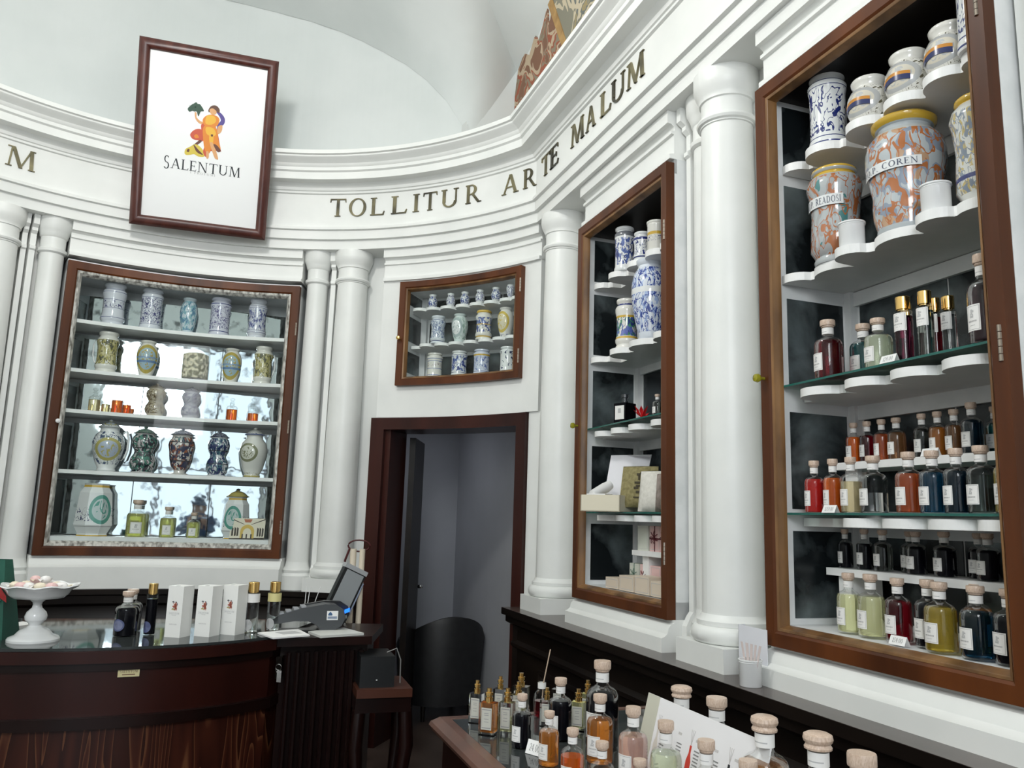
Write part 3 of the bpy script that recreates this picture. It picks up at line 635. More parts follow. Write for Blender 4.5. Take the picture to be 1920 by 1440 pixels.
mb = MB(wr); mb.box(1.56, 2.39, -.215, -.38, 1.814, 1.84); mb.box(2.30, 2.36, -.24, -.26, 1.655, 1.814); mb.box(1.57, 1.6, -.24, -.26, 1.655, 1.814); ob3(mb, 'riser_shelf', SHELFW)
mb = MB(wr); mb.box(1.56, 2.43, -.20, -.38, 1.437, 1.463); mb.box(2.33, 2.39, -.22, -.36, 1.25, 1.437); mb.box(1.57, 1.6, -.22, -.24, 1.25, 1.437); ob3(mb, 'riser_shelf', SHELFW)
mb = MB(wr); mb.box(3.28, 3.80, -.14, -.38, 1.437, 1.463); mb.box(3.66, 3.72, -.16, -.36, 1.25, 1.437); ob2(mb, 'riser_shelf', SHELFW)

# ------------------------------------------------------------------ lettering on the frieze
def word(label, items, mp, group=None):
    c = mp(items[0][1], .04, 3.87)
    t_ = tag(bpy.data.objects.new('frieze_word', None), label, 'lettering', 'gold and black letters on the frieze'); COL.objects.link(t_); t_.location = c
    for ch, sa, sb in items:
        w_, ps = GL[ch]; xs = [x for q in ps for x, y in q]; x0, x1 = min(xs), max(xs)
        mb = MB(mp)
        for q in ps: mb.xprism([(sa + (sb - sa) * (x - x0) / (x1 - x0), 3.868 + y * .142) for x, y in q], .038, .050)
        o = mb.ob('letter_' + ch.lower(), GOLD2, t_); o.matrix_parent_inverse = Matrix.Translation(-c)
deg = lambda L: [(c, a * RA, b * RA) for c, a, b in L]
word('gold capital letter M at the left edge of the curved frieze', deg([('M', 136.75, 132.67)]), ap)
word('word TOLLITUR in gold capitals on the curved frieze right of the picture', deg([('T', 85.76, 82.88), ('O', 82.31, 79.18), ('L', 78.4, 75.72), ('L', 74.53, 71.5), ('I', 70.4, 69.2), ('T', 68.46, 65.77), ('U', 64.96, 61.59), ('R', 60.14, 57.03)]), ap)
word('letters AR at the right end of the curved frieze', deg([('A', 52.85, 49.42), ('R', 48.45, 45.6)]), ap)
word('letters TE beginning the straight frieze on the right wall', [('T', 4.759, 4.615), ('E', 4.608, 4.471)], wr)
word('word MALUM in dark capitals on the straight frieze at right', [('M', 4.275, 4.084), ('A', 4.057, 3.925), ('L', 3.864, 3.729), ('U', 3.724, 3.565), ('M', 3.543, 3.351)], wr)

# ------------------------------------------------------------------ framed picture
tl, tr = ad(118.4, .10, 3.6), ad(95.6, .10, 3.6)
ux = (tr - tl); PW = ux.length; ux.normalize(); mid = (tl + tr) / 2; ou = (Vector((AC.x, AC.y, 3.6)) - mid); ou.z = 0; ou.normalize()
lean = radians(18); up = Vector((0, 0, 1)) * cos(lean) + ou * sin(lean); fn = ux.cross(up)
if fn.dot(ou) < 0: fn = -fn
org = tl + up * .032
def pic(a, b, c): return org + ux * a + up * c + fn * b
PWD, PHT = .944, 1.306
pt = tag(bpy.data.objects.new('framed_poster', None), 'white shop poster in a brown wooden frame hanging tilted over the curved frieze', 'picture'); COL.objects.link(pt); pt.location = org; pinv = Matrix.Translation(-org)
mb = MB(pic); mb.frame(0, PWD, 0, PHT, [(0, 0), (0, .018), (.012, .034), (.03, .043), (.05, .043), (.066, .033), (.075, .018), (.075, 0)]); o = mb.ob('frame', PFRAME, pt, 35); o.matrix_parent_inverse = pinv
mb = MB(pic); mb.box(.02, PWD - .02, .002, .010, .02, PHT - .02)
o = mb.ob('poster', mat('poster_paper', (.90, .91, .91), .35), pt); o.matrix_parent_inverse = pinv
TLc, TRc, BLc = (162, 197), (885, 325), (97, 1232)
IW, IH = PWD - .15, PHT - .15
def img(x, y):                                     # drawing coordinates of the emblem to poster metres
    dx, dy = x - TLc[0], y - TLc[1]; ax, ay = TRc[0] - TLc[0], TRc[1] - TLc[1]; bx, by = BLc[0] - TLc[0], BLc[1] - TLc[1]
    det = ax * by - ay * bx; u = (dx * by - dy * bx) / det; v = (ax * dy - ay * dx) / det
    return .075 + u * IW, PHT - .075 - v * IH * .985
def smooth_poly(P, k=4):
    o = []; N = len(P)
    for i in range(N):
        p0, p1, p2, p3 = P[i - 1], P[i], P[(i + 1) % N], P[(i + 2) % N]
        for j in range(k):
            t_ = j / k
            o.append(tuple(.5 * (2 * p1[c] + (p2[c] - p0[c]) * t_ + (2 * p0[c] - 5 * p1[c] + 4 * p2[c] - p3[c]) * t_ ** 2 + (-p0[c] + 3 * p1[c] - 3 * p2[c] + p3[c]) * t_ ** 3) for c in (0, 1)))
    return o
EM = {k: mat('emblem_' + k, c, .5) for k, c in dict(orange=(.78, .26, .03), yellow=(.85, .48, .05), red=(.62, .10, .05), skin=(.75, .40, .18), hair=(.12, .05, .03), purple=(.10, .07, .30), green=(.03, .08, .05), lemon=(.70, .55, .08), dark=(.14, .05, .03), ink=(.02, .025, .03)).items()}
EK = list(EM)
SH = [('purple', [(560, 590), (590, 600), (615, 635), (612, 670), (585, 690), (565, 680), (590, 650), (580, 620)]),
      ('purple', [(575, 672), (590, 676), (578, 720), (566, 700)]),
      ('red', [(470, 705), (430, 705), (400, 735), (415, 765), (450, 775), (480, 780), (490, 740)]), ('orange', [(440, 735), (425, 745), (432, 760), (455, 757)]),
      ('dark', [(455, 775), (470, 785), (420, 820), (395, 830)]),
      ('lemon', [(365, 855), (372, 830), (400, 815), (430, 800), (460, 815), (492, 860), (485, 882), (450, 880), (425, 865), (400, 868), (375, 868)]), ('dark', [(378, 845), (385, 830), (396, 832), (392, 850)]), ('dark', [(420, 800), (450, 835), (480, 870), (440, 850)]),
      ('skin', [(428, 595), (440, 600), (440, 625), (462, 650), (485, 660), (480, 672), (455, 665), (432, 635)]),
      ('red', [(468, 700), (480, 665), (555, 680), (590, 835), (592, 850), (560, 845), (520, 850), (500, 885), (480, 850), (492, 790)]),
      ('orange', [(478, 640), (510, 612), (555, 615), (582, 640), (570, 680), (540, 690), (490, 680)]),
      ('orange', [(485, 685), (550, 690), (572, 720), (575, 770), (590, 838), (545, 800), (520, 860), (492, 840), (480, 760)]),
      ('yellow', [(505, 615), (550, 622), (560, 655), (530, 675), (495, 665)]), ('yellow', [(500, 690), (545, 700), (560, 740), (530, 750), (500, 730)]), ('yellow', [(520, 745), (545, 750), (540, 800), (522, 795)]),
      ('skin', [(522, 795), (545, 800), (575, 895), (560, 898), (548, 880)]), ('skin', [(500, 850), (515, 852), (515, 890), (502, 893)]),
      ('skin', [(572, 690), (600, 680), (595, 720), (572, 735)]),
      ('dark', [(545, 805), (565, 808), (592, 845), (570, 852)]), ('dark', [(530, 738), (542, 740), (540, 752), (530, 750)]),
      ('hair', [(513, 580), (530, 555), (560, 552), (582, 575), (580, 600), (560, 590), (540, 575), (518, 595)]),
      ('skin', [(520, 578), (540, 570), (562, 588), (560, 606), (540, 612), (525, 600)]),
      ('green', [(385, 570), (410, 545), (420, 540), (437, 530), (445, 540), (462, 545), (485, 585), (465, 590), (450, 620), (440, 590), (425, 588), (412, 585), (395, 590)])]
mb = MB(pic)
for i, (c, P_) in enumerate(SH):
    q = [img(*x) for x in smooth_poly(P_)]; mb.xprism(q, .010, .0106 + i * .00008, EK.index(c))
for k in range(9):
    a = radians(20 + k * 38); x, y = img(432 + 48 * cos(a), 563 + 30 * sin(a)); x0, y0 = img(432, 563)
    mb.xprism([(x0 - .004, y0), (x, y), (x0 + .004, y0 + .004)], .010, .0128, EK.index('green'))
o = mb.ob('emblem', [EM[k] for k in EK], pt); o.matrix_parent_inverse = pinv
def line_text(mb, txt, a, b, z, h, mi, y0=.010, y1=.0112, first=1.0, tr_=.06):
    out, tw = text_quads(txt, tr_); 
    for i, L_ in enumerate(out):
        for q in L_: mb.xprism([(a + (b - a) * x / tw, z + y * h * (first if i == 0 else 1) - (h * .12 if (i == 0 and first > 1) else 0)) for x, y in q], y0, y1, mi)
mb = MB(pic); x0, z0 = img(232, 940); x1, z1 = img(716, 1008); line_text(mb, 'SALENTUM', x0, x1, z0 - .002, .072, 0, first=1.3)
x0, z0 = img(400, 988); x1, z1 = img(556, 1012); line_text(mb, 'I PROFUMI', x0, x1, z0, .016, 1, tr_=.3)
o = mb.ob('lettering', [EM['ink'], INK2], pt); o.matrix_parent_inverse = pinv

# ------------------------------------------------------------------ bottles (unit meshes shared by all copies)
def seg_prof(P): return P
U_GLASS = MB(); U_GLASS.lathe([(0, 0), (.45, 0), (.49, .01), (.5, .03), (.5, .56), (.485, .61), (.44, .65), (.36, .68), (.26, .70), (.20, .72), (.185, .745), (.185, .885), (.20, .89)], 32)
U_GLASS = U_GLASS.mesh('glass_body', [BGLASS], 40)
def liquid_mesh(fill):
    P_ = [(0, .018), (.45, .018), (.482, .03), (.488, .05), (.488, min(fill, .56))]
    if fill > .56: P_ += [(.476, .605), (.435, .643)]
    if fill > .63: P_ += [(.35, .672), (.25, .695), (.17, .715), (.165, min(fill, .80))]
    P_.append((0, P_[-1][1])); m = MB(); m.lathe(P_, 32); return m.mesh('liquid', [LIQ.get('black') or liq('black')], 40)
LQM = {f: liquid_mesh(f) for f in (.35, .5, .56, .62, .74)}
def cap_mesh(kind):
    m = MB()
    if kind == 'disc': P_ = [(0, .87), (.19, .87), (.215, .885), (.215, .90), (.255, .905), (.262, .915), (.262, .985), (.25, 1.0), (0, 1.0)]
    else: P_ = [(0, .87), (.19, .87), (.26, .88), (.265, .895), (.24, .91), (.235, .92), (.27, .935), (.285, .955), (.27, .985), (.2, 1.0), (0, 1.0)]
    m.lathe(P_, 28); return m.mesh('stopper', [CORK], 40)
CAPM = {'disc': cap_mesh('disc'), 'knob': cap_mesh('knob')}
m = MB(); m.lathe([(.198, .755), (.202, .757), (.202, .862), (.198, .864)], 28)
m.lathe([(.2025, .79), (.2028, .793), (.2028, .797), (.2025, .80)], 10, a0=pi - .8, a1=pi + .8, mi=1)
NECKM = m.mesh('neck_label', [LABEL, INK2], 40)
def front_label(m, r, z0, z1, half, w_over_h, shift=0):
    """curved paper label with a thin border, emblem and text lines; faces -Y"""
    def P_(x, z, d=0):
        a = -pi / 2 + shift + x * half; return ((r + d) * cos(a), (r + d) * sin(a), z0 + (z1 - z0) * z)
    def patch(xa, xb, za, zb, d, mi, k=8):
        vs = []; fs = []
        for i in range(k + 1):
            x = xa + (xb - xa) * i / k; vs += [P_(x, za, d), P_(x, zb, d)]
        for i in range(k): fs.append((2 * i, 2 * i + 2, 2 * i + 3, 2 * i + 1))
        m.add(vs, fs, mi)
    patch(-1, 1, 0, 1, 0, 0)
    e = .004
    for xa, xb, za, zb in ((-.9, .9, .05, .065), (-.9, .9, .935, .95), (-.9, -.87, .05, .95), (.87, .9, .05, .95)): patch(xa, xb, za, zb, e, 1, 4)
    for xa, xb, za, zb in ((-.15, .1, .62, .82), (-.28, .2, .50, .58), (-.05, .28, .70, .78), (-.2, -.05, .58, .66), (.05, .2, .55, .64)): patch(xa, xb, za, zb, e, 2, 2)
    for i in range(9): x = -.55 + i * .13; patch(x, x + .07, .34, .40, e, 1, 1)
    patch(-.35, .35, .2, .225, e, 2, 2)
m = MB(); front_label(m, .507, .13, .42, radians(33), 1); FLAB = m.mesh('label', [LABEL, INK, INK2])
def bottle(loc, h, w, color, label, rot, fill=.62, cap='disc', lab=True, group='diffuser bottles', name='diffuser_bottle', glass=None):
    t_ = thing(name, label, 'bottle', loc, rot + random.uniform(-.1, .1), group, (w, w, h))
    link('glass_body', U_GLASS, t_)
    o = link('liquid', LQM[fill], t_); o.material_slots[0].link = 'OBJECT'; o.material_slots[0].material = liq(color)
    link('stopper', CAPM[cap], t_); link('neck_label', NECKM, t_)
    if lab: link('label', FLAB, t_)
    return t_
ROTR = atan2(-n.y, -n.x) + pi / 2                 # -Y axis faces out of the right wall
def rot_ap(d): return radians(d) + pi + pi / 2     # -Y axis faces the centre of the apse

GR_F = 'front row of diffuser bottles on the middle glass shelf of the big cabinet'
for s, o, h, w, c, f, L_ in [
    (2.349, -.09, .185, .068, 'red', .62, 'red diffuser bottle at the far left end of the middle glass shelf'),
    (2.255, -.09, .186, .066, 'orange', .62, 'orange-red diffuser bottle behind the price card, second from left on the middle glass shelf'),
    (2.170, -.09, .187, .07, 'paleamber', .56, 'pale amber diffuser bottle, third from left on the middle glass shelf'),
    (2.071, -.09, .185, .086, 'clear', .35, 'half full clear diffuser bottle, fourth from left on the middle glass shelf'),
    (1.926, -.09, .188, .08, 'rust', .62, 'rusty red diffuser bottle right of the gap on the middle glass shelf'),
    (1.838, -.09, .186, .078, 'blue', .62, 'dark blue diffuser bottle right of the rusty red one'),
    (1.754, -.09, .187, .074, 'darkblue', .62, 'darkest blue diffuser bottle with label facing out, third from the right frame'),
    (1.672, -.09, .189, .08, 'greyteal', .56, 'grey-green diffuser bottle near the right frame on the middle glass shelf'),
    (1.592, -.09, .19, .07, 'olive', .62, 'diffuser bottle half hidden by the right frame on the middle glass shelf')]:
    bottle(wr(s, o, 1.655), h, w, c, L_, ROTR - .12, f, group=GR_F)
for s, o, h, w, c, L_ in [
    (2.344, -.27, .148, .056, 'orange', 'small bright orange bottle at the left end of the white riser'),
    (2.278, -.27, .147, .055, 'darkred', 'small dark red bottle second from left on the white riser'),
    (2.210, -.27, .147, .055, 'rust', 'small red bottle third from left on the white riser'),
    (2.144, -.27, .146, .060, 'brown', 'small brown bottle left of the gap on the white riser'),
    (2.036, -.27, .148, .053, 'greygreen', 'small greyish bottle right of the gap on the white riser, above the price card'),
    (1.973, -.27, .148, .054, 'amber', 'small amber bottle right of the greyish one on the riser'),
    (1.910, -.27, .148, .056, 'brown', 'small brown bottle with a wide label on the riser, right of the amber one'),
    (1.829, -.25, .158, .062, 'darkblue', 'small blackish teal bottle at the right of the riser'),
    (1.815, -.33, .150, .055, 'teal', 'small bottle standing behind the blackish teal one on the riser')]:
    bottle(wr(s, o, 1.84), h, w, c, L_, ROTR - .1, group='small bottles on the riser of the middle shelf')
for s, o, h, w, c, L_ in [
    (2.234, -.12, .194, .078, 'lemon', 'pale yellow diffuser bottle, leftmost on the bottom of the big cabinet'),
    (2.135, -.12, .197, .086, 'lemon', 'pale yellow diffuser bottle, second from left on the cabinet bottom'),
    (2.023, -.12, .193, .080, 'darkred', 'dark red diffuser bottle behind the lower price card'),
    (1.918, -.13, .197, .078, 'black', 'black diffuser bottle between the dark red and the amber ones on the cabinet bottom'),
    (1.838, -.09, .196, .088, 'olive', 'golden olive diffuser bottle on the cabinet bottom'),
    (1.815, -.21, .192, .078, 'amber', 'amber diffuser bottle mostly hidden behind the blue-black one on the cabinet bottom'),
    (1.725, -.10, .195, .089, 'darkblue', 'blue-black diffuser bottle near the right frame on the cabinet bottom'),
    (1.632, -.11, .194, .086, 'black', 'black diffuser bottle half hidden by the right frame on the cabinet bottom')]:
    bottle(wr(s, o, 1.262), h, w, c, L_, ROTR - .1, group='large diffuser bottles on the cabinet bottom')
for s, o, h, w, c, L_ in [
    (2.397, -.26, .139, .052, 'black', 'small black bottle at the left end of the lower riser'),
    (2.302, -.26, .141, .056, 'black', 'small black bottle second from left on the lower riser'),
    (2.218, -.26, .140, .062, 'greygreen', 'small smoky grey bottle third from left on the lower riser'),
    (2.150, -.31, .138, .060, 'darkgreen', 'small dark green bottle set back on the lower riser'),
    (2.076, -.26, .138, .064, 'black', 'small black bottle right of the dark green one on the lower riser'),
    (1.965, -.26, .140, .068, 'black', 'small black bottle in the middle of the lower riser, right of a gap'),
    (1.885, -.31, .139, .060, 'black', 'small black bottle set back, third from the right on the lower riser'),
    (1.810, -.26, .139, .067, 'black', 'small black bottle with the widest label on the lower riser'),
    (1.722, -.26, .136, .060, 'black', 'small black bottle cut by the right frame on the lower riser')]:
    bottle(wr(s, o, 1.463), h, w, c, L_, ROTR - .1, group='small black bottles on the lower riser')
for s, o, h, w, c, L_ in [
    (2.266, -.10, .215, .100, 'darkred', 'big dark red diffuser bottle at the left of the upper glass shelf'),
    (2.225, -.22, .205, .095, 'teal', 'dark teal diffuser bottle behind the big dark red one'),
    (2.043, -.11, .172, .090, 'green', 'pale green diffuser bottle on the upper glass shelf'),
    (1.620, -.08, .26, .085, 'purple', 'tall dark purple bottle half hidden by the right frame on the upper glass shelf')]:
    bottle(wr(s, o, 2.125), h, w, c, L_, ROTR - .1, group='bottles on the upper glass shelf')
# tall spray flacons with gold caps
m = MB(); m.lathe([(0, 0), (.46, 0), (.5, .01), (.5, .76), (.48, .78), (.3, .79), (0, .79)], 28); TUBEG = m.mesh('glass_body', [BGLASS], 40)
m = MB(); m.lathe([(0, .02), (.45, .02), (.46, .03), (.46, .70), (0, .70)], 28); TUBEL = m.mesh('liquid', [liq('black')], 40)
m = MB(); m.lathe([(0, .785), (.30, .785), (.30, .80), (.40, .805), (.40, .99), (.38, 1.0), (0, 1.0)], 28); TUBEC = m.mesh('cap', [GOLD], 40)
m = MB(); front_label(m, .51, .47, .74, radians(60), 1); TUBEP = m.mesh('label', [LABEL, INK, INK2])
m = MB(); front_label(m, .51, .08, .34, radians(50), 1); TUBEP2 = m.mesh('label', [mat('round_label', (.25, .28, .42), .5), LABEL, LABEL])
def flacon(loc, h, w, color, label, rot, group, low=False, lab=True):
    t_ = thing('spray_flacon', label, 'bottle', loc, rot, group, (w, w, h))
    link('glass_body', TUBEG, t_); o = link('liquid', TUBEL, t_); o.material_slots[0].link = 'OBJECT'; o.material_slots[0].material = liq(color)
    link('cap', TUBEC, t_)
    if lab: link('label', TUBEP2 if low else TUBEP, t_)
    return t_
for s, o, h, w, c, L_ in [
    (2.005, -.20, .22, .036, 'teal', 'slim teal spray flacon with gold cap, leftmost of the flacon cluster'),
    (1.925, -.10, .215, .056, 'purple', 'thick dark purple spray flacon with gold cap in front'),
    (1.895, -.20, .216, .040, 'darkred', 'purple-red spray flacon behind, between the dark and the pale flacons'),
    (1.840, -.10, .212, .050, 'greygreen', 'pale spray flacon with gold cap right of the dark purple one'),
    (1.835, -.19, .206, .045, 'clear', 'clear greenish spray flacon, rightmost of the cluster'),]:
    flacon(wr(s, o, 2.125), h, w, c, L_, ROTR, 'spray flacons with gold caps on the upper glass shelf')

# ------------------------------------------------------------------ majolica jars
def prof_albarello(): return [(0, 0), (.44, 0), (.47, .01), (.47, .05), (.42, .09), (.47, .14), (.485, .18), (.44, .26), (.42, .45), (.43, .62), (.48, .75), (.49, .80), (.45, .85), (.38, .885), (.38, .91), (.43, .94), (.44, .98), (.42, 1.0), (.36, .995), (.34, .9), (0, .88)]
def prof_straight(): return [(0, 0), (.47, 0), (.5, .02), (.49, .08), (.46, .12), (.45, .4), (.455, .7), (.49, .8), (.5, .84), (.45, .88), (.38, .90), (.38, .92), (.45, .945), (.455, .985), (.43, 1.0), (.36, .99), (.34, .9), (0, .88)]
def prof_globe(): return [(0, 0), (.30, 0), (.33, .02), (.42, .12), (.49, .3), (.5, .45), (.48, .6), (.42, .72), (.34, .79), (.33, .83), (.38, .9), (.40, .97), (.38, 1.0), (.33, .99), (.28, .85), (0, .8)]
def prof_ovoid(): return [(0, 0), (.28, 0), (.30, .02), (.30, .06), (.38, .2), (.47, .42), (.5, .58), (.49, .7), (.42, .83), (.33, .89), (.31, .92), (.36, .95), (.37, .99), (.34, 1.0), (.29, .98), (0, .9)]
def prof_cups(): return [(0, 0), (.44, 0), (.46, .02), (.46, .85), (.48, .88), (.46, .91), (.5, .94), (.5, .99), (.48, 1.0), (.43, .99), (.42, .2), (0, .18)]
def prof_big(): return [(0, 0), (.36, 0), (.39, .02), (.38, .07), (.42, .16), (.43, .26), (.42, .34), (.455, .46), (.5, .60), (.5, .70), (.47, .79), (.38, .86), (.33, .89), (.33, .91), (.40, .935), (.41, .97), (.38, .99), (.3, .985), (.28, .93), (0, .9)]
def prof_read(): return [(0, 0), (.38, 0), (.40, .03), (.37, .07), (.45, .14), (.44, .3), (.42, .5), (.46, .72), (.5, .80), (.46, .88), (.38, .92), (.36, .94), (.40, .96), (.40, .985), (.37, 1.0), (.3, .99), (0, .93)]
def prof_waist(): return [(0, 0), (.40, 0), (.42, .02), (.36, .06), (.45, .12), (.49, .22), (.46, .32), (.36, .41), (.34, .46), (.36, .5), (.46, .60), (.48, .68), (.44, .77), (.36, .82), (.37, .85), (0, .85)]
def prof_urn(): return [(0, 0), (.36, 0), (.38, .02), (.22, .05), (.2, .08), (.34, .18), (.42, .35), (.45, .5), (.5, .64), (.48, .72), (.38, .8), (.37, .84), (.40, .86), (0, .86)]
def prof_oct(): return [(0, 0), (.38, 0), (.40, .03), (.38, .06), (.5, .19), (.42, .68), (.33, .76), (.32, .80), (.34, .82), (0, .82)]
def prof_pot(): return [(0, 0), (.26, 0), (.3, .03), (.27, .07), (.38, .2), (.48, .42), (.5, .55), (.44, .68), (.30, .77), (.29, .82), (.31, .84), (0, .84)]
PR = dict(alb=prof_albarello, str=prof_straight, globe=prof_globe, ovoid=prof_ovoid, cup=prof_cups, big=prof_big, read=prof_read, waist=prof_waist, urn=prof_urn, oct=prof_oct, pot=prof_pot)
def jar(kind, loc, w, h, mt, label, rot, cat='jar', group='majolica jars', lid=None, handle=None, seg=36, name=None, extra=None):
    name = name or dict(cup='ceramic_cup', oct='octagonal_jar', urn='lidded_urn', waist='double_gourd_jar', pot='lidded_pot').get(kind, 'apothecary_jar')
    P_ = [(r * w, z * h) for r, z in PR[kind]()]
    if kind == 'oct': seg = 8
    m = MB(); m.lathe(P_, seg); m = m.mesh(name, [mt], 12 if kind == 'oct' else 50)
    if not (lid or handle or extra):
        o = link(name, m); o.location = loc; o.rotation_euler = (0, 0, rot); return tag(o, label, cat, group)
    t_ = thing(name, label, cat, loc, rot, group); o = link('jar_body', m, t_)
    if lid:
        z0 = P_[-1][1]; r0 = P_[-2][0]
        m = MB(); m.lathe([(0, z0), (r0 * 1.12, z0), (r0 * 1.2, z0 + .012 * h), (r0 * 1.0, z0 + .03 * h), (r0 * .75, z0 + .075 * h), (r0 * .35, z0 + .11 * h), (r0 * .14, z0 + .115 * h), (r0 * .2, z0 + .13 * h), (r0 * .22, z0 + .15 * h), (0, z0 + .165 * h)], seg)
        m.ob('lid', lid, t_, 40)
    if handle:
        sd = handle; m = MB(); rr = .43 * w
        m.tube([(sd * rr, 0, .75 * h), (sd * (rr + .10 * w), 0, .80 * h), (sd * (rr + .17 * w), 0, .66 * h), (sd * (rr + .16 * w), 0, .42 * h), (sd * (rr + .08 * w), 0, .27 * h), (sd * (rr - .01 * w), 0, .22 * h)], .035 * w); m.ob('handle', CERAM, t_, 60)
    if extra: extra(t_, w, h)
    return t_
BB = lambda *z: [(a, b, BL) for a, b in z]
MJ = {}
def mj(key, **kw):
    if key not in MJ: MJ[key] = majolica(key, **kw)
    return MJ[key]
LVW = (.64, .66, .72)
S1 = [(119.11, .315, .172, 'alb', mj('lavender_band', ground=LVW, c1=(.05, .05, .16), zone=(.42, .58), blot=.12, scale=6, bands=BB((.17, .18), (.40, .41), (.60, .61), (.78, .79), (.84, .85))), 'lavender-white waisted jar with one dark leaf band, leftmost on the top shelf'),
      (113.74, .315, .160, 'str', mj('lavender_scroll', ground=LVW, c1=(.04, .04, .16), zone=(.16, .76), blot=.06, amount=.12, scale=9, seed=2, bands=BB((.13, .14), (.78, .79))), 'jar covered in dark blue figures, second from left on the top shelf'),
      (108.25, .283, .130, 'ovoid', mj('blue_vase', ground=(.58, .66, .70), c1=(.10, .22, .34), c2=(.25, .45, .50), zone=(.1, .9), blot=.10, scale=5, seed=4), 'narrow pale blue vase, middle of the top shelf'),
      (103.48, .304, .160, 'str', mj('lavender_flowers', ground=(.60, .61, .70), c1=(.05, .04, .17), zone=(.18, .78), blot=.03, amount=.10, scale=8, seed=7, bands=BB((.11, .13), (.82, .84))), 'lavender jar with small flowers and rope borders, fourth on the top shelf'),
      (97.67, .318, .150, 'alb', mj('lavender_leaves', ground=LVW, c1=(.06, .07, .20), c2=(.22, .25, .45), zone=(.22, .74), blot=.08, scale=8, seed=9, bands=BB((.15, .16), (.20, .21), (.76, .77), (.80, .81))), 'white jar with grey-blue leaves, rightmost on the top shelf')]
for d, h, w, k, mt, L_ in S1: jar(k, ad(d, -.17, 2.915), w, h, mt, L_, rot_ap(d), group='jars on the top shelf of the mirror cabinet')
land = mj('landscape', ground=CWW, c1=(.10, .10, .06), c2=(.40, .36, .12), c3=(.55, .50, .28), cover=.62, zone=(.2, .80), blot=.1, scale=5, seed=3)
oval = mj('oval_yellow', ground=CWW, c1=(.20, .20, .14), zone=(.0, .01), medal=(.48, .40, .20, (.42, .33, .07), (.32, .45, .52)), bands=[(.38, .44, (.12, .22, .40)), (.50, .54, (.20, .30, .45))], scale=9, seed=6)
jar('alb', ad(119.26, -.17, 2.56), .155, .303, land, 'jar with a yellow-green landscape and a handle, leftmost on the second shelf', rot_ap(119), handle=-1, group='jars on the second shelf of the mirror cabinet')
jar('ovoid', ad(113.62, -.17, 2.56), .150, .274, oval, 'jar with a yellow oval wreath, left one on the second shelf', rot_ap(113), group='jars on the second shelf of the mirror cabinet')
jar('ovoid', ad(101.04, -.17, 2.56), .145, .270, oval, 'jar with a yellow oval wreath, right one on the second shelf', rot_ap(101), group='jars on the second shelf of the mirror cabinet')
jar('alb', ad(96.14, -.17, 2.56), .145, .298, land, 'jar with a yellow-green landscape and a handle, rightmost on the second shelf', rot_ap(96), handle=1, group='jars on the second shelf of the mirror cabinet')
def glassbottle(d, z, h, w, col, label, fill=.5, off=-.17, group='glass bottles in the mirror cabinet', name='stoppered_bottle'):
    at = ad(d, off, z); t_ = thing(name, label, 'bottle', at, rot_ap(d), group)
    m = MB(); m.lathe([(0, 0), (.47 * w, 0), (.5 * w, .02 * h), (.5 * w, .56 * h), (.42 * w, .64 * h), (.2 * w, .68 * h), (.16 * w, .78 * h), (.22 * w, .80 * h), (.22 * w, .82 * h)], 24); m.ob('glass_body', BGLASS, t_, 40)
    if col:
        m = MB(); m.lathe([(0, .015 * h), (.45 * w, .015 * h), (.45 * w, fill * h), (0, fill * h)], 24); m.ob('liquid', liq(col), t_, 40)
    m = MB(); m.lathe([(0, .80 * h), (.13 * w, .80 * h), (.10 * w, .85 * h), (.2 * w, .90 * h), (.24 * w, .94 * h), (.18 * w, .98 * h), (0, h)], 16); m.ob('stopper', BGLASS, t_, 40)
glassbottle(110.1, 2.56, .185, .08, None, 'small empty glass bottle beside the potpourri jar on the second shelf')
at = ad(106.54, -.17, 2.56); pj = thing('potpourri_jar', 'clear glass jar filled with dried petals, middle of the second shelf', 'jar', at, rot_ap(106))
m = MB(); m.lathe([(0, 0), (.095, 0), (.10, .02), (.10, .25), (.095, .272), (.09, .272)], 32); m.ob('glass_body', BGLASS, pj, 40)
m = MB(); m.lathe([(0, .02), (.09, .02), (.092, .05), (.092, .20), (.06, .215), (0, .21)], 32); o = m.ob('petals', noisy('dried_petals', (.12, .11, .03), (.66, .60, .40), 42, .8, lo=.46, hi=.54, bump=.8), pj, 60); o['kind'] = 'stuff'
for d, h, w, c, f, L_, of in [(120.2, .177, .085, 'paleamber', .5, 'honey coloured glass bottle at the left end of the third shelf', -.15), (118.6, .148, .062, 'paleamber', .45, 'small pale amber bottle right of the honey coloured one', -.19),
    (117.1, .192, .080, 'orange', .5, 'orange glass bottle near the left on the third shelf', -.14), (115.7, .161, .060, 'orange', .45, 'small orange bottle right of the taller orange one on the left', -.18),
    (100.4, .180, .085, 'orange', .5, 'orange glass bottle right of the grey gourd jar on the third shelf', -.17), (97.11, .188, .086, 'orange', .36, 'half full orange glass bottle, rightmost on the third shelf', -.17)]:
    glassbottle(d, 2.27, h, w, c, L_, f, of)
gb = mj('gourd_beige', ground=(.52, .47, .36), c1=(.10, .07, .04), c2=(.36, .30, .18), zone=(.1, .95), amount=.12, blot=.12, scale=9, seed=11, bands=[(.5, .54, (.3, .26, .18))])
gg = mj('gourd_grey', ground=(.50, .50, .54), c1=(.05, .05, .11), c2=(.28, .28, .34), zone=(.1, .95), amount=.12, blot=.10, scale=9, seed=13, bands=[(.5, .54, (.25, .25, .3))])
jar('waist', ad(111.74, -.17, 2.27), .150, .249, gb, 'beige double gourd jar with pointed lid on the third shelf', rot_ap(111), lid=gb, group='gourd jars on the third shelf')
jar('waist', ad(106.62, -.17, 2.27), .142, .245, gg, 'grey-violet double gourd jar with pointed lid on the third shelf', rot_ap(106), lid=gg, group='gourd jars on the third shelf')
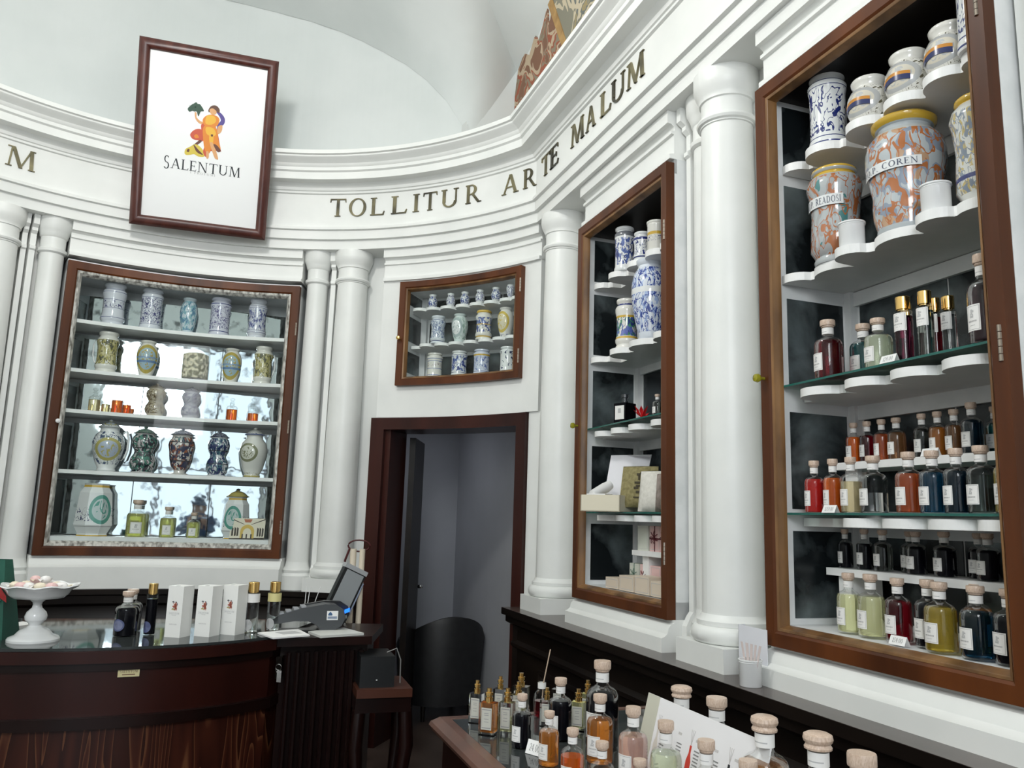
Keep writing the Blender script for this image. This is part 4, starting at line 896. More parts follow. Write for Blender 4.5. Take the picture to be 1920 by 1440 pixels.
G4 = 'large lidded jars on the fourth shelf of the mirror cabinet'
w1 = mj('pitcher_white', ground=CW, c1=(.05, .07, .16), c2=(.18, .24, .24), zone=(.16, .9), medal=(.50, .26, .15, (.42, .38, .12), (.40, .46, .56)), scale=6, seed=15)
jar('pot', ad(117.66, -.17, 1.848), .215, .378, w1, 'large white pitcher jar with yellow ringed medallion, leftmost on the fourth shelf', rot_ap(117), lid=w1, handle=1, group=G4)
jar('waist', ad(112.69, -.17, 1.848), .185, .342, mj('gourd_green', ground=(.50, .47, .47), c1=(.02, .02, .03), c2=(.04, .18, .13), zone=(.04, .97), blot=.13, amount=.12, scale=4.5, seed=17, bands=[(.50, .52, BK), (.62, .64, BK)]), 'double gourd jar with green leaves and dark stars on the fourth shelf', rot_ap(112), lid=mj('lid_green', ground=(.25, .30, .26), c1=BK, c2=GR, zone=(0, 1), blot=.1, scale=8), group=G4)
jar('urn', ad(107.36, -.17, 1.848), .185, .344, mj('urn_rust', ground=(.62, .60, .56), c1=(.015, .02, .06), c2=(.30, .09, .03), c3=(.08, .17, .16), cover=.36, zone=(.12, .95), blot=.13, amount=.14, scale=4.5, seed=19, bands=[(.33, .36, BK), (.80, .83, BK)]), 'footed urn with rust and navy ornament, middle of the fourth shelf', rot_ap(107), lid=mj('lid_navy', ground=(.30, .33, .38), c1=BL, c2=BK, zone=(0, 1), blot=.1, scale=8), group=G4)
jar('waist', ad(101.86, -.17, 1.848), .165, .345, mj('waist_blue', ground=(.58, .60, .62), c1=(.01, .02, .10), c2=(.07, .17, .20), zone=(.04, .97), blot=.12, amount=.14, scale=5, seed=21, bands=[(.30, .32, BK), (.64, .66, BK)]), 'slender waisted jar in navy and teal, fourth on the fourth shelf', rot_ap(101), lid=mj('lid_navy'), group=G4)
w2 = mj('pot_medallion', ground=(.66, .66, .62), c1=(.16, .17, .10), c2=(.40, .38, .22), zone=(.0, .12), medal=(.58, .22, .13, (.20, .21, .12), (.60, .60, .52)), bands=[(.02, .05, (.45, .38, .1))], scale=14, seed=23)
jar('pot', ad(96.5, -.17, 1.848), .205, .384, w2, 'white bulbous lidded pot with a round grey wreath, rightmost on the fourth shelf', rot_ap(96) - .3, lid=mj('lid_white', ground=(.66, .66, .62), c1=BL, zone=(.1, .3), blot=.1, bands=[(.0, .12, BL2)], scale=8), group=G4)
w3 = mj('oct_medallion', ground=CW, c1=(.03, .04, .12), zone=(.3, .55), amount=.05, medal=(.52, .27, .11, (.07, .30, .24), (.48, .58, .58)), bands=[(.0, .05, YE), (.2, .21, (.3, .3, .3)), (.93, .97, YE)], scale=5, seed=25)
jar('oct', ad(118.54, -.17, 1.383), .265, .46, w3, 'large octagonal white jar with green medallion at the lower left of the mirror cabinet', rot_ap(118) + pi / 8, group='octagonal jars on the cabinet floor')
jar('oct', ad(98.41, -.19, 1.383), .215, .389, w3, 'octagonal white jar with green medallion behind the postcard at lower right', rot_ap(98) + pi / 8 - .5, lid=mj('lid_yellow', ground=(.5, .42, .12), c1=BK, zone=(.5, .6), bands=[(.75, 1, BK)], scale=5), group='octagonal jars on the cabinet floor')
for d, h, w, L_ in [(112.66, .273, .135, 'tallest yellow-green bottle on the floor of the mirror cabinet'), (108.29, .231, .102, 'middle sized yellow-green bottle on the floor of the mirror cabinet'), (104.53, .194, .088, 'smallest yellow-green bottle on the floor of the mirror cabinet')]:
    bottle(ad(d, -.16, 1.383), h, w, 'yellowgreen', L_, rot_ap(d), group='yellow-green bottles on the floor of the mirror cabinet')
# postcard leaning in the lower right corner
at = ad(96.1, -.075, 1.383); pc = thing('postcard', 'cream and gold postcard of a shop interior, lower right corner of the mirror cabinet', 'postcard', at, rot_ap(96.1))
pc.rotation_euler = (-.12, 0, rot_ap(96.1))
m = MB(); m.box(-.125, .125, 0, .003, 0, .165, 0)
def pq(P_, mi, d=.0008): m.xprism([((x - .5) * .25, y * .165) for x, y in P_], -d, 0, mi)
pq([(0, 0), (1, 0), (1, .16), (0, .1)], 3); pq([(.3, .12)] + [(.5 - .2 * cos(a), .42 + .3 * sin(a)) for a in [pi * i / 10 for i in range(11)]] + [(.7, .12)], 1, .001)
pq([(.38, .12)] + [(.5 - .12 * cos(a), .36 + .2 * sin(a)) for a in [pi * i / 10 for i in range(11)]] + [(.62, .12)], 0, .0013)
for x in (.05, .13, .2, .78, .85, .92): pq([(x, .2), (x + .05, .22), (x + .05, .55), (x, .6)], 3, .001)
pq([(.42, .82), (.58, .82), (.62, .96), (.38, .96)], 2, .001); pq([(0, .95), (.4, .72), (.4, .74), (0, 1)], 3, .001); pq([(1, .95), (.6, .72), (.6, .74), (1, 1)], 3, .001)
for x in (.35, .47, .6): pq([(x, .1), (x + .04, .1), (x + .04, .3), (x, .3)], 3, .0016)
m.ob('card', [mat('card_cream', (.72, .68, .55), .5), mat('card_gold', (.62, .44, .10), .5), mat('card_red', (.45, .15, .08), .5), mat('card_dark', (.05, .04, .03), .5)], pc)

# small cabinet over the door
GT = 'miniature jars on the top shelf above the doorway'
mini = mj('mini_blue', ground=CW, c1=BL, c2=BL2, zone=(.1, .85), blot=.08, amount=.08, scale=5, seed=31)
mini2 = mj('mini_blue_b', ground=CW, c1=(.05, .05, .16), c2=LV, zone=(.15, .85), blot=.06, amount=.1, scale=4, seed=33)
for i, (d, h, w) in enumerate([(67.45, .105, .070), (64.14, .100, .068), (61.54, .100, .070), (58.71, .100, .069), (55.71, .10, .069), (52.98, .12, .060)]):
    jar('globe' if i != 5 else 'urn', ad(d, -.10, 3.145), w, h, (mini, mini2)[i % 2], ['miniature blue and white jar at the left end of the top shelf above the doorway', 'second miniature blue and white jar from the left above the doorway', 'third miniature blue and white jar from the left above the doorway', 'third miniature blue and white jar from the right above the doorway', 'second miniature blue and white jar from the right above the doorway', 'miniature figurine jar at the right end of the top shelf above the doorway'][i], rot_ap(d), group=GT)
GM = 'jars on the middle shelf above the doorway'
jar('alb', ad(66.37, -.11, 2.868), .118, .212, mj('b_lines', ground=(.66, .70, .74), c1=(.12, .16, .30), c2=(.42, .48, .60), zone=(.2, .8), blot=.05, amount=.1, scale=5, seed=35, bands=BB((.08, .10), (.82, .84), (.88, .89))), 'pale grey-blue leafy jar, leftmost on the middle shelf above the doorway', rot_ap(66), group=GM)
jar('ovoid', ad(62.39, -.11, 2.868), .124, .213, mj('b_figure', ground=(.62, .70, .68), c1=(.20, .30, .26), c2=(.36, .50, .42), zone=(.1, .85), blot=.04, scale=6, seed=37, medal=(.5, .34, .14, (.38, .46, .46), CW)), 'pale green jar with a white figure, second on the middle shelf above the doorway', rot_ap(62), group=GM)
jar('alb', ad(57.95, -.11, 2.868), .126, .216, mj('b_cobalt', ground=CWW, c1=BL, c2=BL2, zone=(.25, .75), blot=.1, scale=4, seed=39, bands=[(.5, .53, YE), (.92, 1, YE), (.08, .12, YE)]), 'cream jar with cobalt leaves and ochre rims on the middle shelf above the doorway', rot_ap(58), group=GM)
jar('ovoid', ad(53.86, -.11, 2.868), .118, .217, mj('b_yellow', ground=CWW, c1=BL, zone=(0, .1), medal=(.5, .36, .18, (.60, .44, .06), (.66, .60, .42)), scale=6, seed=41), 'jar with a yellow oval medallion, rightmost on the middle shelf above the doorway', rot_ap(53), group=GM)
GB = 'jars on the bottom shelf above the doorway'
for d, w, h, mt, L_ in [(66.67, .120, .187, mj('r_lines', ground=CWW, c1=(.20, .12, .14), zone=(.45, .6), blot=.05, scale=6, seed=43, bands=[(.10, .12, BL2), (.36, .38, BL2), (.66, .68, BL2), (.76, .78, BL2)]), 'white jar with thin rings and small brown scrolls, bottom left above the doorway'),
    (62.23, .122, .19, mj('r_blueleaf', ground=CW, c1=BL, c2=BL2, zone=(.2, .8), blot=.10, scale=4, seed=45, bands=BB((.14, .16), (.82, .84))), 'white jar with bold cobalt leaves, second on the bottom shelf above the doorway'),
    (58.11, .123, .187, mj('r_bluescene', ground=(.60, .64, .74), c1=(.08, .12, .34), c2=(.30, .36, .58), zone=(.18, .72), blot=.06, scale=5, seed=47, bands=[(.74, .80, YE), (.12, .14, BL)]), 'blue scene jar with ochre neck ring on the bottom shelf above the doorway'),
    (53.25, .115, .185, mj('r_navyblots', ground=CW, c1=(.02, .03, .10), zone=(.1, .85), blot=.12, amount=.0, scale=4, seed=49), 'white jar with navy blots, bottom right above the doorway')]:
    jar('str', ad(d, -.11, 2.610), w, h, mt, L_, rot_ap(d), group=GB)

# narrow cabinet contents
jar('str', wr(3.887, -.13, 2.985), .118, .26, mj('n_heron', ground=CW, c1=BL, c2=BL2, zone=(.14, .74), blot=.09, amount=.06, scale=4.5, seed=51, bands=[(.78, .90, (.16, .17, .19))]), 'tall blue and white jar with grey collar on the top shelf of the narrow cabinet', ROTR, group='jars in the narrow cabinet')
jar('alb', wr(3.687, -.13, 2.985), .098, .165, mj('n_small', ground=CW, c1=BL, zone=(.2, .7), blot=.05, scale=4, seed=53, bands=BB((.72, .8), (.12, .16))), 'smaller blue and white jar beside the tall one, top shelf of narrow cabinet', ROTR, group='jars in the narrow cabinet')
jar('cup', wr(3.50, -.11, 2.985), .10, .16, mj('n_ochre', ground=CWW, c1=BL, zone=(.3, .5), blot=0, scale=6, seed=55, bands=[(.52, .62, YE)]), 'white jar with ochre ring partly hidden by the right frame of the narrow cabinet', ROTR, group='jars in the narrow cabinet')
jar('alb', wr(3.874, -.14, 2.54), .132, .283, mj('n_fruit', ground=CWW, c1=(.03, .05, .20), c2=(.08, .28, .14), c3=(.10, .14, .42), cover=.48, zone=(.25, .62), blot=.06, scale=4.5, seed=57, bands=[(.62, .66, YE), (.2, .24, YE), (.86, .90, BL)]), 'blue jar with green leaves and ochre rings, second shelf of the narrow cabinet', ROTR, group='jars in the narrow cabinet')
jar('ovoid', wr(3.60, -.13, 2.54), .195, .43, mj('n_big', ground=(.68, .73, .80), c1=(.03, .06, .28), c2=(.35, .45, .70), zone=(.08, .88), blot=.05, amount=.10, scale=7, seed=59, bands=[(.55, .62, CW)]), 'large blue and white ovoid vase on the second shelf of the narrow cabinet', ROTR, group='jars in the narrow cabinet')
sq = thing('square_perfume_bottle', 'black square perfume bottle with white label on the glass shelf of the narrow cabinet', 'bottle', wr(3.87, -.13, 2.125), ROTR + .35)
m = MB(); m.box(-.042, .042, -.042, .042, 0, .115); m.ob('glass_body', liq('black'), sq)
m = MB(); m.box(-.032, .032, -.0435, -.042, .025, .10); m.box(-.01, .01, -.0445, -.0435, .06, .085, 1); m.ob('label', [LABEL, INK2], sq)
m = MB(); m.lathe([(0, .115), (.02, .115), (.02, .128), (.014, .13), (.014, .145), (.02, .147), (.02, .165), (0, .165)], 16); m.ob('stopper', mat('smoked_glass', (.08, .09, .1), .05, trans=.6), sq, 40)
fl = thing('red_flower', 'small red paper flower beside the black perfume bottle', 'flower', wr(3.63, -.10, 2.125), ROTR)
REDP = mat('red_paper', (.62, .01, .015), .5)
for k in range(9):
    a = k * 2.4; m = MB(); c, s_ = cos(a), sin(a); e = .018 + .03 * (k % 3) / 2
    m.add([(0, 0, .012), (c * .025 - s_ * .01, s_ * .025 + c * .01, e), (c * .042, s_ * .042, e + .02), (c * .025 + s_ * .01, s_ * .025 - c * .01, e)], [(0, 1, 2, 3)])
    m.add([(0, 0, .010), (c * .025 - s_ * .01, s_ * .025 + c * .01, e - .002), (c * .042, s_ * .042, e + .018), (c * .025 + s_ * .01, s_ * .025 - c * .01, e - .002)], [(3, 2, 1, 0)])
    m.ob('petal', REDP, fl)
m = MB(); m.lathe([(0, 0), (.02, 0), (.012, .012), (0, .014)], 10); m.ob('flower_centre', REDP, fl)
bottle(wr(3.47, -.10, 2.125), .11, .05, 'greygreen', 'small bottle with white label right of the red paper flower', ROTR, group='bottles in the narrow cabinet')
# gift box with open lid, pouches
bx = thing('gift_box', 'cream cardboard box with raised white lid sticking out of the narrow cabinet', 'box', wr(3.90, -.085, 1.655), ROTR + .62)
m = MB(); m.box(-.115, .115, -.16, .10, 0, .004); m.box(-.115, .115, -.16, -.155, 0, .085); m.box(-.115, .115, .095, .10, 0, .085); m.box(-.115, -.11, -.16, .10, 0, .085); m.box(.11, .115, -.16, .10, 0, .085); m.ob('box_body', CREAM, bx)
m = MB(); vs = [(-.115, .10, .085), (.115, .10, .085), (.135, .18, .32), (-.115, .18, .32)]
m.add(vs + [(x, y + .004, z) for x, y, z in vs], [(0, 1, 2, 3), (7, 6, 5, 4), (0, 4, 5, 1), (1, 5, 6, 2), (2, 6, 7, 3), (3, 7, 4, 0)])
m.add([(-.02, .18, .32), (.135, .18, .32), (.155, .12, .30), (.08, .12, .31)], [(0, 1, 2, 3)]); m.ob('lid', mat('white_lid', (.80, .80, .84), .4), bx)
m = MB(); m.tube([(-.09, -.08, .09), (-.07, .03, .13), (-.055, .06, .15)], [.022, .03, .024], 12); m.box(-.09, .02, -.14, -.06, .085, .092); m.ob('tissue_roll', PAPER, bx, 50)
def pouch(name, label, loc, rot, w, h, d, mt, tilt, marks):
    t_ = thing(name, label, 'pouch', loc, rot); t_.rotation_euler = (tilt, 0, rot)
    m = MB(); vs = []; fs = []; nx, nz = 10, 8
    for sd in (-1, 1):
        for i in range(nx + 1):
            for j in range(nz + 1):
                u, v = i / nx, j / nz; b = sin(pi * min(1, max(0, u))) ** .6 * sin(pi * (.08 + .92 * v) ** .8) ** .5 if 0 < u < 1 and 0 < v < 1 else .12
                vs.append(((u - .5) * w * (1 - .08 * v), sd * d * b / 2, v * h))
    o = (nx + 1) * (nz + 1)
    for s_ in (0, 1):
        for i in range(nx):
            for j in range(nz):
                a = s_ * o + i * (nz + 1) + j; fs.append((a, a + nz + 1, a + nz + 2, a + 1))
    for i in range(nx): a = i * (nz + 1); fs += [(a, a + nz + 1, a + nz + 1 + o, a + o), (a + nz, a + nz + nz + 1, a + nz + nz + 1 + o, a + nz + o)]
    for j in range(nz): fs += [(j, j + 1, j + 1 + o, j + o), (nx * (nz + 1) + j, nx * (nz + 1) + j + 1, nx * (nz + 1) + j + 1 + o, nx * (nz + 1) + j + o)]
    m.add(vs, fs); m.ob('cloth', mt, t_, 60)
    if marks:
        m = MB()
        for x, z, a, b in marks: m.box(x * w - a, x * w + a, -d * .56, -d * .50, z * h - b, z * h + b)
        m.ob('printed_emblem', mat('stamp_ink', (.05, .04, .02), .7), t_)
    m = MB(); m.tube([(-w * .45, 0, h * .99), (0, .002, h * 1.0), (w * .45, 0, h * .99)], .0035); m.ob('drawstring', mat('dark_cord', (.03, .025, .02), .7), t_)
    return t_
pouch('olive_pouch', 'olive cloth pouch with a dark emblem leaning in the open gift box', wr(3.70, -.12, 1.68), ROTR + .7, .21, .215, .05, noisy('olive_cloth', (.20, .17, .07), (.30, .26, .12), 60, .8), -.18, [(0, .78, .008, .006), (.07, .80, .006, .006), (.02, .70, .004, .012), (0, .58, .018, .005), (.05, .50, .02, .004), (-.04, .45, .012, .006), (.02, .35, .012, .006), (0, .22, .02, .003)])
pouch('white_pouch', 'white cloth pouch with a flap standing right of the olive pouch', wr(3.50, -.085, 1.657), ROTR + .55, .15, .20, .06, noisy('white_cloth', (.62, .60, .54), (.72, .70, .64), 60, .8), -.12, [])
pouch('grey_pouch', 'grey patterned cloth pouch cut by the right frame of the narrow cabinet', wr(3.37, -.09, 1.657), ROTR + .2, .15, .18, .07, noisy('grey_cloth', (.16, .13, .11), (.34, .28, .25), 25, .8), -.05, [])
# wrapped soap boxes with bows
PINK = mat('pink_paper', (.74, .50, .48), .5); SAGE = mat('pale_sage_paper', (.62, .64, .56), .5); IVORY = mat('ivory_card', (.72, .62, .50), .5)
def giftbox(s, o, z, w, d, h, mt, label, bow=None, rot=0, group='small gift boxes in the narrow cabinet'):
    t_ = thing('soap_box', label, 'box', wr(s, o, z), ROTR + rot, group)
    m = MB(); m.box(-w / 2, w / 2, -d / 2, d / 2, 0, h); m.frame(-w / 2 + .008, w / 2 - .008, .008, h - .008, [(0, -d / 2), (0, -d / 2 - .0006), (.002, -d / 2 - .0006), (.002, -d / 2)], mi=1); m.ob('carton', [mt, INK2], t_)
    if bow:
        bm_ = mat('ribbon_' + bow[0], bow[1], .5)
        m = MB(); m.box(-.004, .004, -d / 2 - .001, d / 2, 0, h + .001); m.box(-w / 2 - .001, w / 2 + .001, -d / 2 - .001, d / 2, h * .5 - .004, h * .5 + .004)
        for k in range(7):
            a = k * pi * 2 / 7 + .3; m.tube([(0, -d / 2 - .002, h * .55), (.02 * cos(a), -d / 2 - .012, h * .55 + .02 * sin(a)), (.04 * cos(a + .2), -d / 2 - .006, h * .55 + .035 * sin(a + .2))], .0022, 5)
        m.ob('ribbon_bow', bm_, t_, 50)
for s, mt, w, L_, bw in [(3.72, SAGE, .11, 'pale boxed soap without ribbon, left on the small riser of the narrow cabinet', None), (3.60, PINK, .10, 'pink soap box with dark red bow on the small riser', ('wine', (.10, .004, .012))), (3.50, PINK, .09, 'pink soap box with thin dark ribbon, third on the small riser', ('plum', (.07, .003, .012))), (3.40, PINK, .09, 'pink soap box at the right end of the small riser', None)]:
    giftbox(s, -.19, 1.463, w, .06, .125, mt, L_, bw)
for s, mt, w, L_, bw in [(3.83, SAGE, .10, 'pale green soap box with grey-green bow on the bottom of the narrow cabinet', ('sage', (.12, .2, .16))), (3.72, PINK, .09, 'pink soap box with spiky dark red bow on the bottom of the narrow cabinet', ('wine', (.10, .004, .012))), (3.61, PINK, .10, 'plain pink soap box right of the dark red bow', None), (3.50, PINK, .09, 'pink soap box with bright pink bow on the bottom of the narrow cabinet', ('rose', (.75, .10, .38))), (3.40, PINK, .09, 'pink soap box at the lower right corner of the narrow cabinet', None)]:
    giftbox(s, -.20, 1.262, w, .06, .13, mt, L_, bw)
for s, w, h, L_ in [(3.86, .14, .055, 'low ivory box at front left on the bottom of the narrow cabinet'), (3.70, .15, .075, 'ivory box in the middle front of the narrow cabinet bottom'), (3.54, .14, .085, 'ivory box right of the middle on the narrow cabinet bottom'), (3.39, .13, .07, 'ivory box at front right of the narrow cabinet bottom')]:
    giftbox(s, -.10, 1.262, w, .09, h, IVORY, L_)

# big cabinet contents
jar('str', wr(2.27, -.14, 3.005), .142, .295, mj('t_floral', ground=CW, c1=BL, zone=(.16, .78), blot=.05, amount=.07, scale=3.6, seed=61, bands=BB((.02, .04), (.10, .115), (.79, .80), (.86, .875))), 'tall white jar with blue flowers at left of the big cabinet top shelf', ROTR, group='jars in the big cabinet')
bell = mj('t_belly', ground=CWW, c1=(.10, .09, .05), zone=(.05, .78), blot=.04, amount=.03, scale=6, seed=63, medal=(.42, .30, .17, (.45, .46, .46), (.62, .58, .48)), bands=[])
def bandx(t_, w, h):                              # curved ochre and navy crest bands on the belly
    m = MB()
    for z0, z1, mi in ((.38, .45, 0), (.27, .38, 1)):
        R_ = lambda z: .505 * w if z < .5 else .49 * w
        vs = []; fs = []; k = 14
        for i in range(k + 1):
            a = -pi / 2 - .9 + 1.5 * i / k; dz = .05 * h * sin(pi * i / k)
            for z in (z0, z1): vs.append((R_(z) * cos(a), R_(z) * sin(a), z * h + dz))
        for i in range(k): fs.append((2 * i, 2 * i + 2, 2 * i + 3, 2 * i + 1))
        m.add(vs, fs, mi)
    m.ob('painted_band', [mat('ochre_glaze', (.55, .24, .04), .2), mat('navy_glaze', (.03, .04, .12), .2)], t_, 50)
for s, L_ in [(2.062, 'squat cream jar with ochre band beside the tall blue-flowered jar in the big cabinet'), (1.888, 'squat cream jar with ochre band, third on the top shelf of the big cabinet'), (1.726, 'squat cream jar with ochre band nearest the right frame on the top shelf')]:
    jar('globe', wr(s, -.14, 3.005), .152, .165, bell, L_, ROTR + .2, group='squat cream jars on the top shelf', extra=bandx)
jar('str', wr(1.595, -.09, 3.005), .10, .36, MJ['t_floral'], 'blue and white vase half hidden at top right of the big cabinet', ROTR, group='jars in the big cabinet')
def banner(txt, z0, z1, rf, half=.95, sh=-.15):
    def f(t_, w, h):
        m = MB(); k = 16; vs = []; fs = []
        for i in range(k + 1):
            a = -pi / 2 + sh - half + 2 * half * i / k
            for z in (z0, z1): vs.append((rf(z) * w * cos(a), rf(z) * w * sin(a), z * h))
        for i in range(k): fs.append((2 * i, 2 * i + 2, 2 * i + 3, 2 * i + 1))
        m.add(vs, fs, 0)
        out, tw = text_quads(txt, .12); hh = (z1 - z0) * .62
        for L_ in out:
            for q in L_:
                m.add([((rf(z0) * w + .0012) * cos(-pi / 2 + sh + (x / tw - .5) * 1.8 * half), (rf(z0) * w + .0012) * sin(-pi / 2 + sh + (x / tw - .5) * 1.8 * half), (z0 + (z1 - z0) * .19 + y * hh) * h) for x, y in q], [tuple(range(len(q)))], 1)
        m.ob('name_banner', [mat('glaze_white', CW, .2), mat('glaze_ink', (.04, .05, .10), .3)], t_, 60)
    return f
polyc = mj('poly_warm', ground=(.42, .45, .46), c1=(.40, .13, .04), c2=(.36, .36, .36), c3=(.07, .22, .22), cover=.42, zone=(.06, .88), blot=.10, amount=.08, scale=4.2, seed=71, bands=[(.97, 1, YE), (.90, .945, YE)])
jar('read', wr(2.272, -.16, 2.555), .200, .369, polyc, 'polychrome jar lettered READOSI at left of the big cabinet second shelf', ROTR + .55, extra=banner('AQ.P. READOSI', .56, .67, lambda z: .462, sh=-.35), group='jars in the big cabinet')
jar('big', wr(1.94, -.16, 2.555), .250, .41, mj('poly_warm_b', ground=(.44, .48, .50), c1=(.42, .14, .04), c2=(.25, .30, .38), c3=(.48, .30, .18), cover=.45, zone=(.06, .84), blot=.07, amount=.08, scale=4.6, seed=73, bands=[(.93, 1, YE)]), 'largest polychrome jar lettered AQ.P. COREN on the second shelf of the big cabinet', ROTR + .5, extra=banner('AQ.P. COREN', .49, .57, lambda z: .492, sh=-.3), group='jars in the big cabinet')
jar('read', wr(1.655, -.16, 2.555), .17, .345, mj('poly_grey', ground=(.62, .63, .60), c1=(.20, .24, .30), c2=(.50, .40, .16), zone=(.1, .85), blot=.05, amount=.10, scale=7, seed=75, bands=[(.22, .26, BL), (.93, 1, YE)]), 'grey and yellow painted jar half hidden by the right frame on the second shelf', ROTR, group='jars in the big cabinet')
for s, L_ in [(2.104, 'small white ceramic cup in front of the READOSI jar'), (1.754, 'small white ceramic cup in front of the largest jar')]:
    jar('cup', wr(s, -.075, 2.555), .092, .092, CERAM, L_, ROTR, cat='cup', group='plain white cups')
# price cards
def price(loc, rot, txt, label, w=.062, h=.026):
    t_ = thing('price_card', label, 'price card', loc, rot, 'folded price cards')
    m = MB(); m.add([(-w / 2, -.012, 0), (w / 2, -.012, 0), (w / 2, 0, h), (-w / 2, 0, h), (-w / 2, .012, 0), (w / 2, .012, 0)], [(0, 1, 2, 3), (3, 2, 5, 4)])
    out, tw = text_quads(txt, .1)
    for L_ in out:
        for q in L_: m.add([((x / tw - .5) * w * .62, -.012 + (.25 + y * .5) * .012 - .0004, (.25 + y * .5) * h) for x, y in q], [tuple(range(len(q)))], 1)
    m.ob('card', [PAPER, EM['ink']], t_)
price(wr(2.226, -.05, 1.655), ROTR, '1259,00', 'white price card at the left on the middle glass shelf')
price(wr(1.945, -.055, 2.125), ROTR, '129,00', 'white price card lying in front of the pale green bottle')
price(wr(1.964, -.225, 1.84), ROTR, '129,00', 'white price card on the riser behind the middle shelf bottles')
price(wr(1.970, -.065, 1.262), ROTR, '159,00', 'white price card in front of the dark red bottle on the cabinet bottom')

# cup of scent strips and white card on the ledge beside the big column
sc = thing('white_leaflet', 'white leaflet standing between the big column and the big cabinet', 'leaflet', wr(2.575, .02, ZL + .001), ROTR)
m = MB(); m.box(-.085, .085, 0, .002, 0, .19); m.box(-.085, -.083, 0, .03, 0, .19); m.ob('paper', mat('leaflet_white', (.80, .81, .86), .5), sc)
jar('cup', wr(2.50, .085, ZL + .001), .085, .092, CERAM, 'white ceramic cup of paper scent strips on the ledge beside the big column', ROTR, cat='cup')
for k, (dx, tl_, w_) in enumerate([(-.02, -.3, .012), (-.01, -.1, .016), (0, .08, .014), (.012, .2, .012), (.022, .35, .012)]):
    t_ = thing('scent_strip', ['leftmost scent strip leaning in the white ledge cup', 'wide scent strip second from left in the ledge cup', 'middle scent strip in the ledge cup', 'scent strip right of the middle in the ledge cup', 'rightmost scent strip leaning in the ledge cup'][k], 'paper strip', wr(2.50 - dx, .085, ZL + .03), ROTR, 'paper scent strips in the ledge cup')
    m = MB(); m.add([(-w_ / 2, 0, 0), (w_ / 2, 0, 0), (w_ / 2 + tl_ * .1, 0, .115), (-w_ / 2 + tl_ * .1, 0, .115), (-w_ / 2, .0008, 0), (w_ / 2, .0008, 0), (w_ / 2 + tl_ * .1, .0008, .115), (-w_ / 2 + tl_ * .1, .0008, .115)], [(0, 1, 2, 3), (7, 6, 5, 4), (0, 4, 5, 1), (2, 6, 7, 3), (0, 3, 7, 4), (1, 5, 6, 2)])
    m.ob('strip', mat('strip_paper', (.72, .62, .60), .6), t_)

# ------------------------------------------------------------------ counter at the left
CZ = 1.08
front = [(-2.9, 3.05), (-2.4, 3.0), (-2.0, 3.01), (-1.82, 3.035), (-1.57, 3.10), (-1.32, 3.215), (-1.11, 3.375), (-.97, 3.545)]
def _cr(P_, k=6):
    o = []
    for i in range(len(P_) - 1):
        p0, p1, p2, p3 = P_[max(0, i - 1)], P_[i], P_[i + 1], P_[min(len(P_) - 1, i + 2)]
        for j in range(k):
            t_ = j / k; o.append(tuple(.5 * (2 * p1[c] + (p2[c] - p0[c]) * t_ + (2 * p0[c] - 5 * p1[c] + 4 * p2[c] - p3[c]) * t_ ** 2 + (-p0[c] + 3 * p1[c] - 3 * p2[c] + p3[c]) * t_ ** 3) for c in (0, 1)))
    return o + [P_[-1]]
front = _cr(front)
def inset(P_, d):
    o = []
    for i, q in enumerate(P_):
        a = Vector(P_[max(0, i - 1)]); b = Vector(P_[min(len(P_) - 1, i + 1)]); t_ = (b - a).normalized(); o.append((q[0] - t_.y * d, q[1] + t_.x * d))
    return o
back = [(-.92, 4.10), (-1.3, 4.07), (-1.7, 3.97), (-2.2, 3.85), (-2.9, 3.8)]
ct = thing('shop_counter', 'curved dark mahogany shop counter with glass top at the left', 'counter', (-1.6, 3.5, 0)); cinv = Matrix.Translation((1.6, -3.5, 0))
def co(m, nm, mt, sm=None):
    o = m.ob(nm, mt, ct, sm); o.matrix_parent_inverse = cinv; return o
fc = lambda d, z0, z1, mt, nm: co(MB().prism(inset(front, d) + back, z0, z1), nm, mt, 25)
m = MB(); m.prism(inset(front, -.01) + back, CZ - .055, CZ - .012); co(m, 'counter_top', RED, 25)
m = MB(); m.prism(inset(front, -.002) + [(-.585, 3.70), (-.60, 4.12)] + back, CZ - .045, CZ - .010); co(m, 'counter_top', MAHOG, 25)
m = MB(); m.prism(inset(front, .004) + back, CZ - .010, CZ); co(m, 'glass_top', CTOPG, 25)
fc(.012, CZ - .085, CZ - .055, MAHOG, 'moulding'); fc(.03, .83, CZ - .085, RED, 'front_panel'); fc(.005, .79, .83, MAHOG, 'moulding'); fc(.035, .08, .79, PLANK, 'plank_front'); fc(.02, 0, .08, MAHOG, 'plinth')
m = MB()
for i in range(9):
    x = -.93 + i * .036; y = 3.63 + i * .018; m.tube([(x, y, .05), (x, y, 1.0)], .011, 8)
m.prism([(-.97, 3.64), (-.62, 3.80), (-.64, 4.1), (-.95, 4.1)], 0, CZ - .045); co(m, 'fluted_pilaster', MAHOG, 40)
m = MB(); m.prism([(-.97, 3.58), (-.95, 3.60), (-.95, 3.66), (-.97, 3.66)], .9, .99); co(m, 'lock_plate', mat('chrome'  , (.7, .7, .7), .15, 1))
m = MB(); IF = inset(front, .026); a = Vector(IF[27]); b = a + (Vector(IF[29]) - a).normalized() * .075
nrm = Vector((b.y - a.y, -(b.x - a.x))).normalized() * .006
m.prism([tuple(a), tuple(b), tuple(b + nrm), tuple(a + nrm)], .968, .998); o = m
sg = co(m, 'gold_sign', mat('pale_gold_sign', (.72, .64, .36), .4)); 
m = MB()
d_ = (b - a)
out, tw = text_quads('SALENTUM', .15)
for L_ in out:
    for q in L_: m.add([(*(a + nrm * 1.1 + d_ * (.1 + .8 * x / tw)), .983 + y * .009) for x, y in q], [tuple(range(len(q)))])
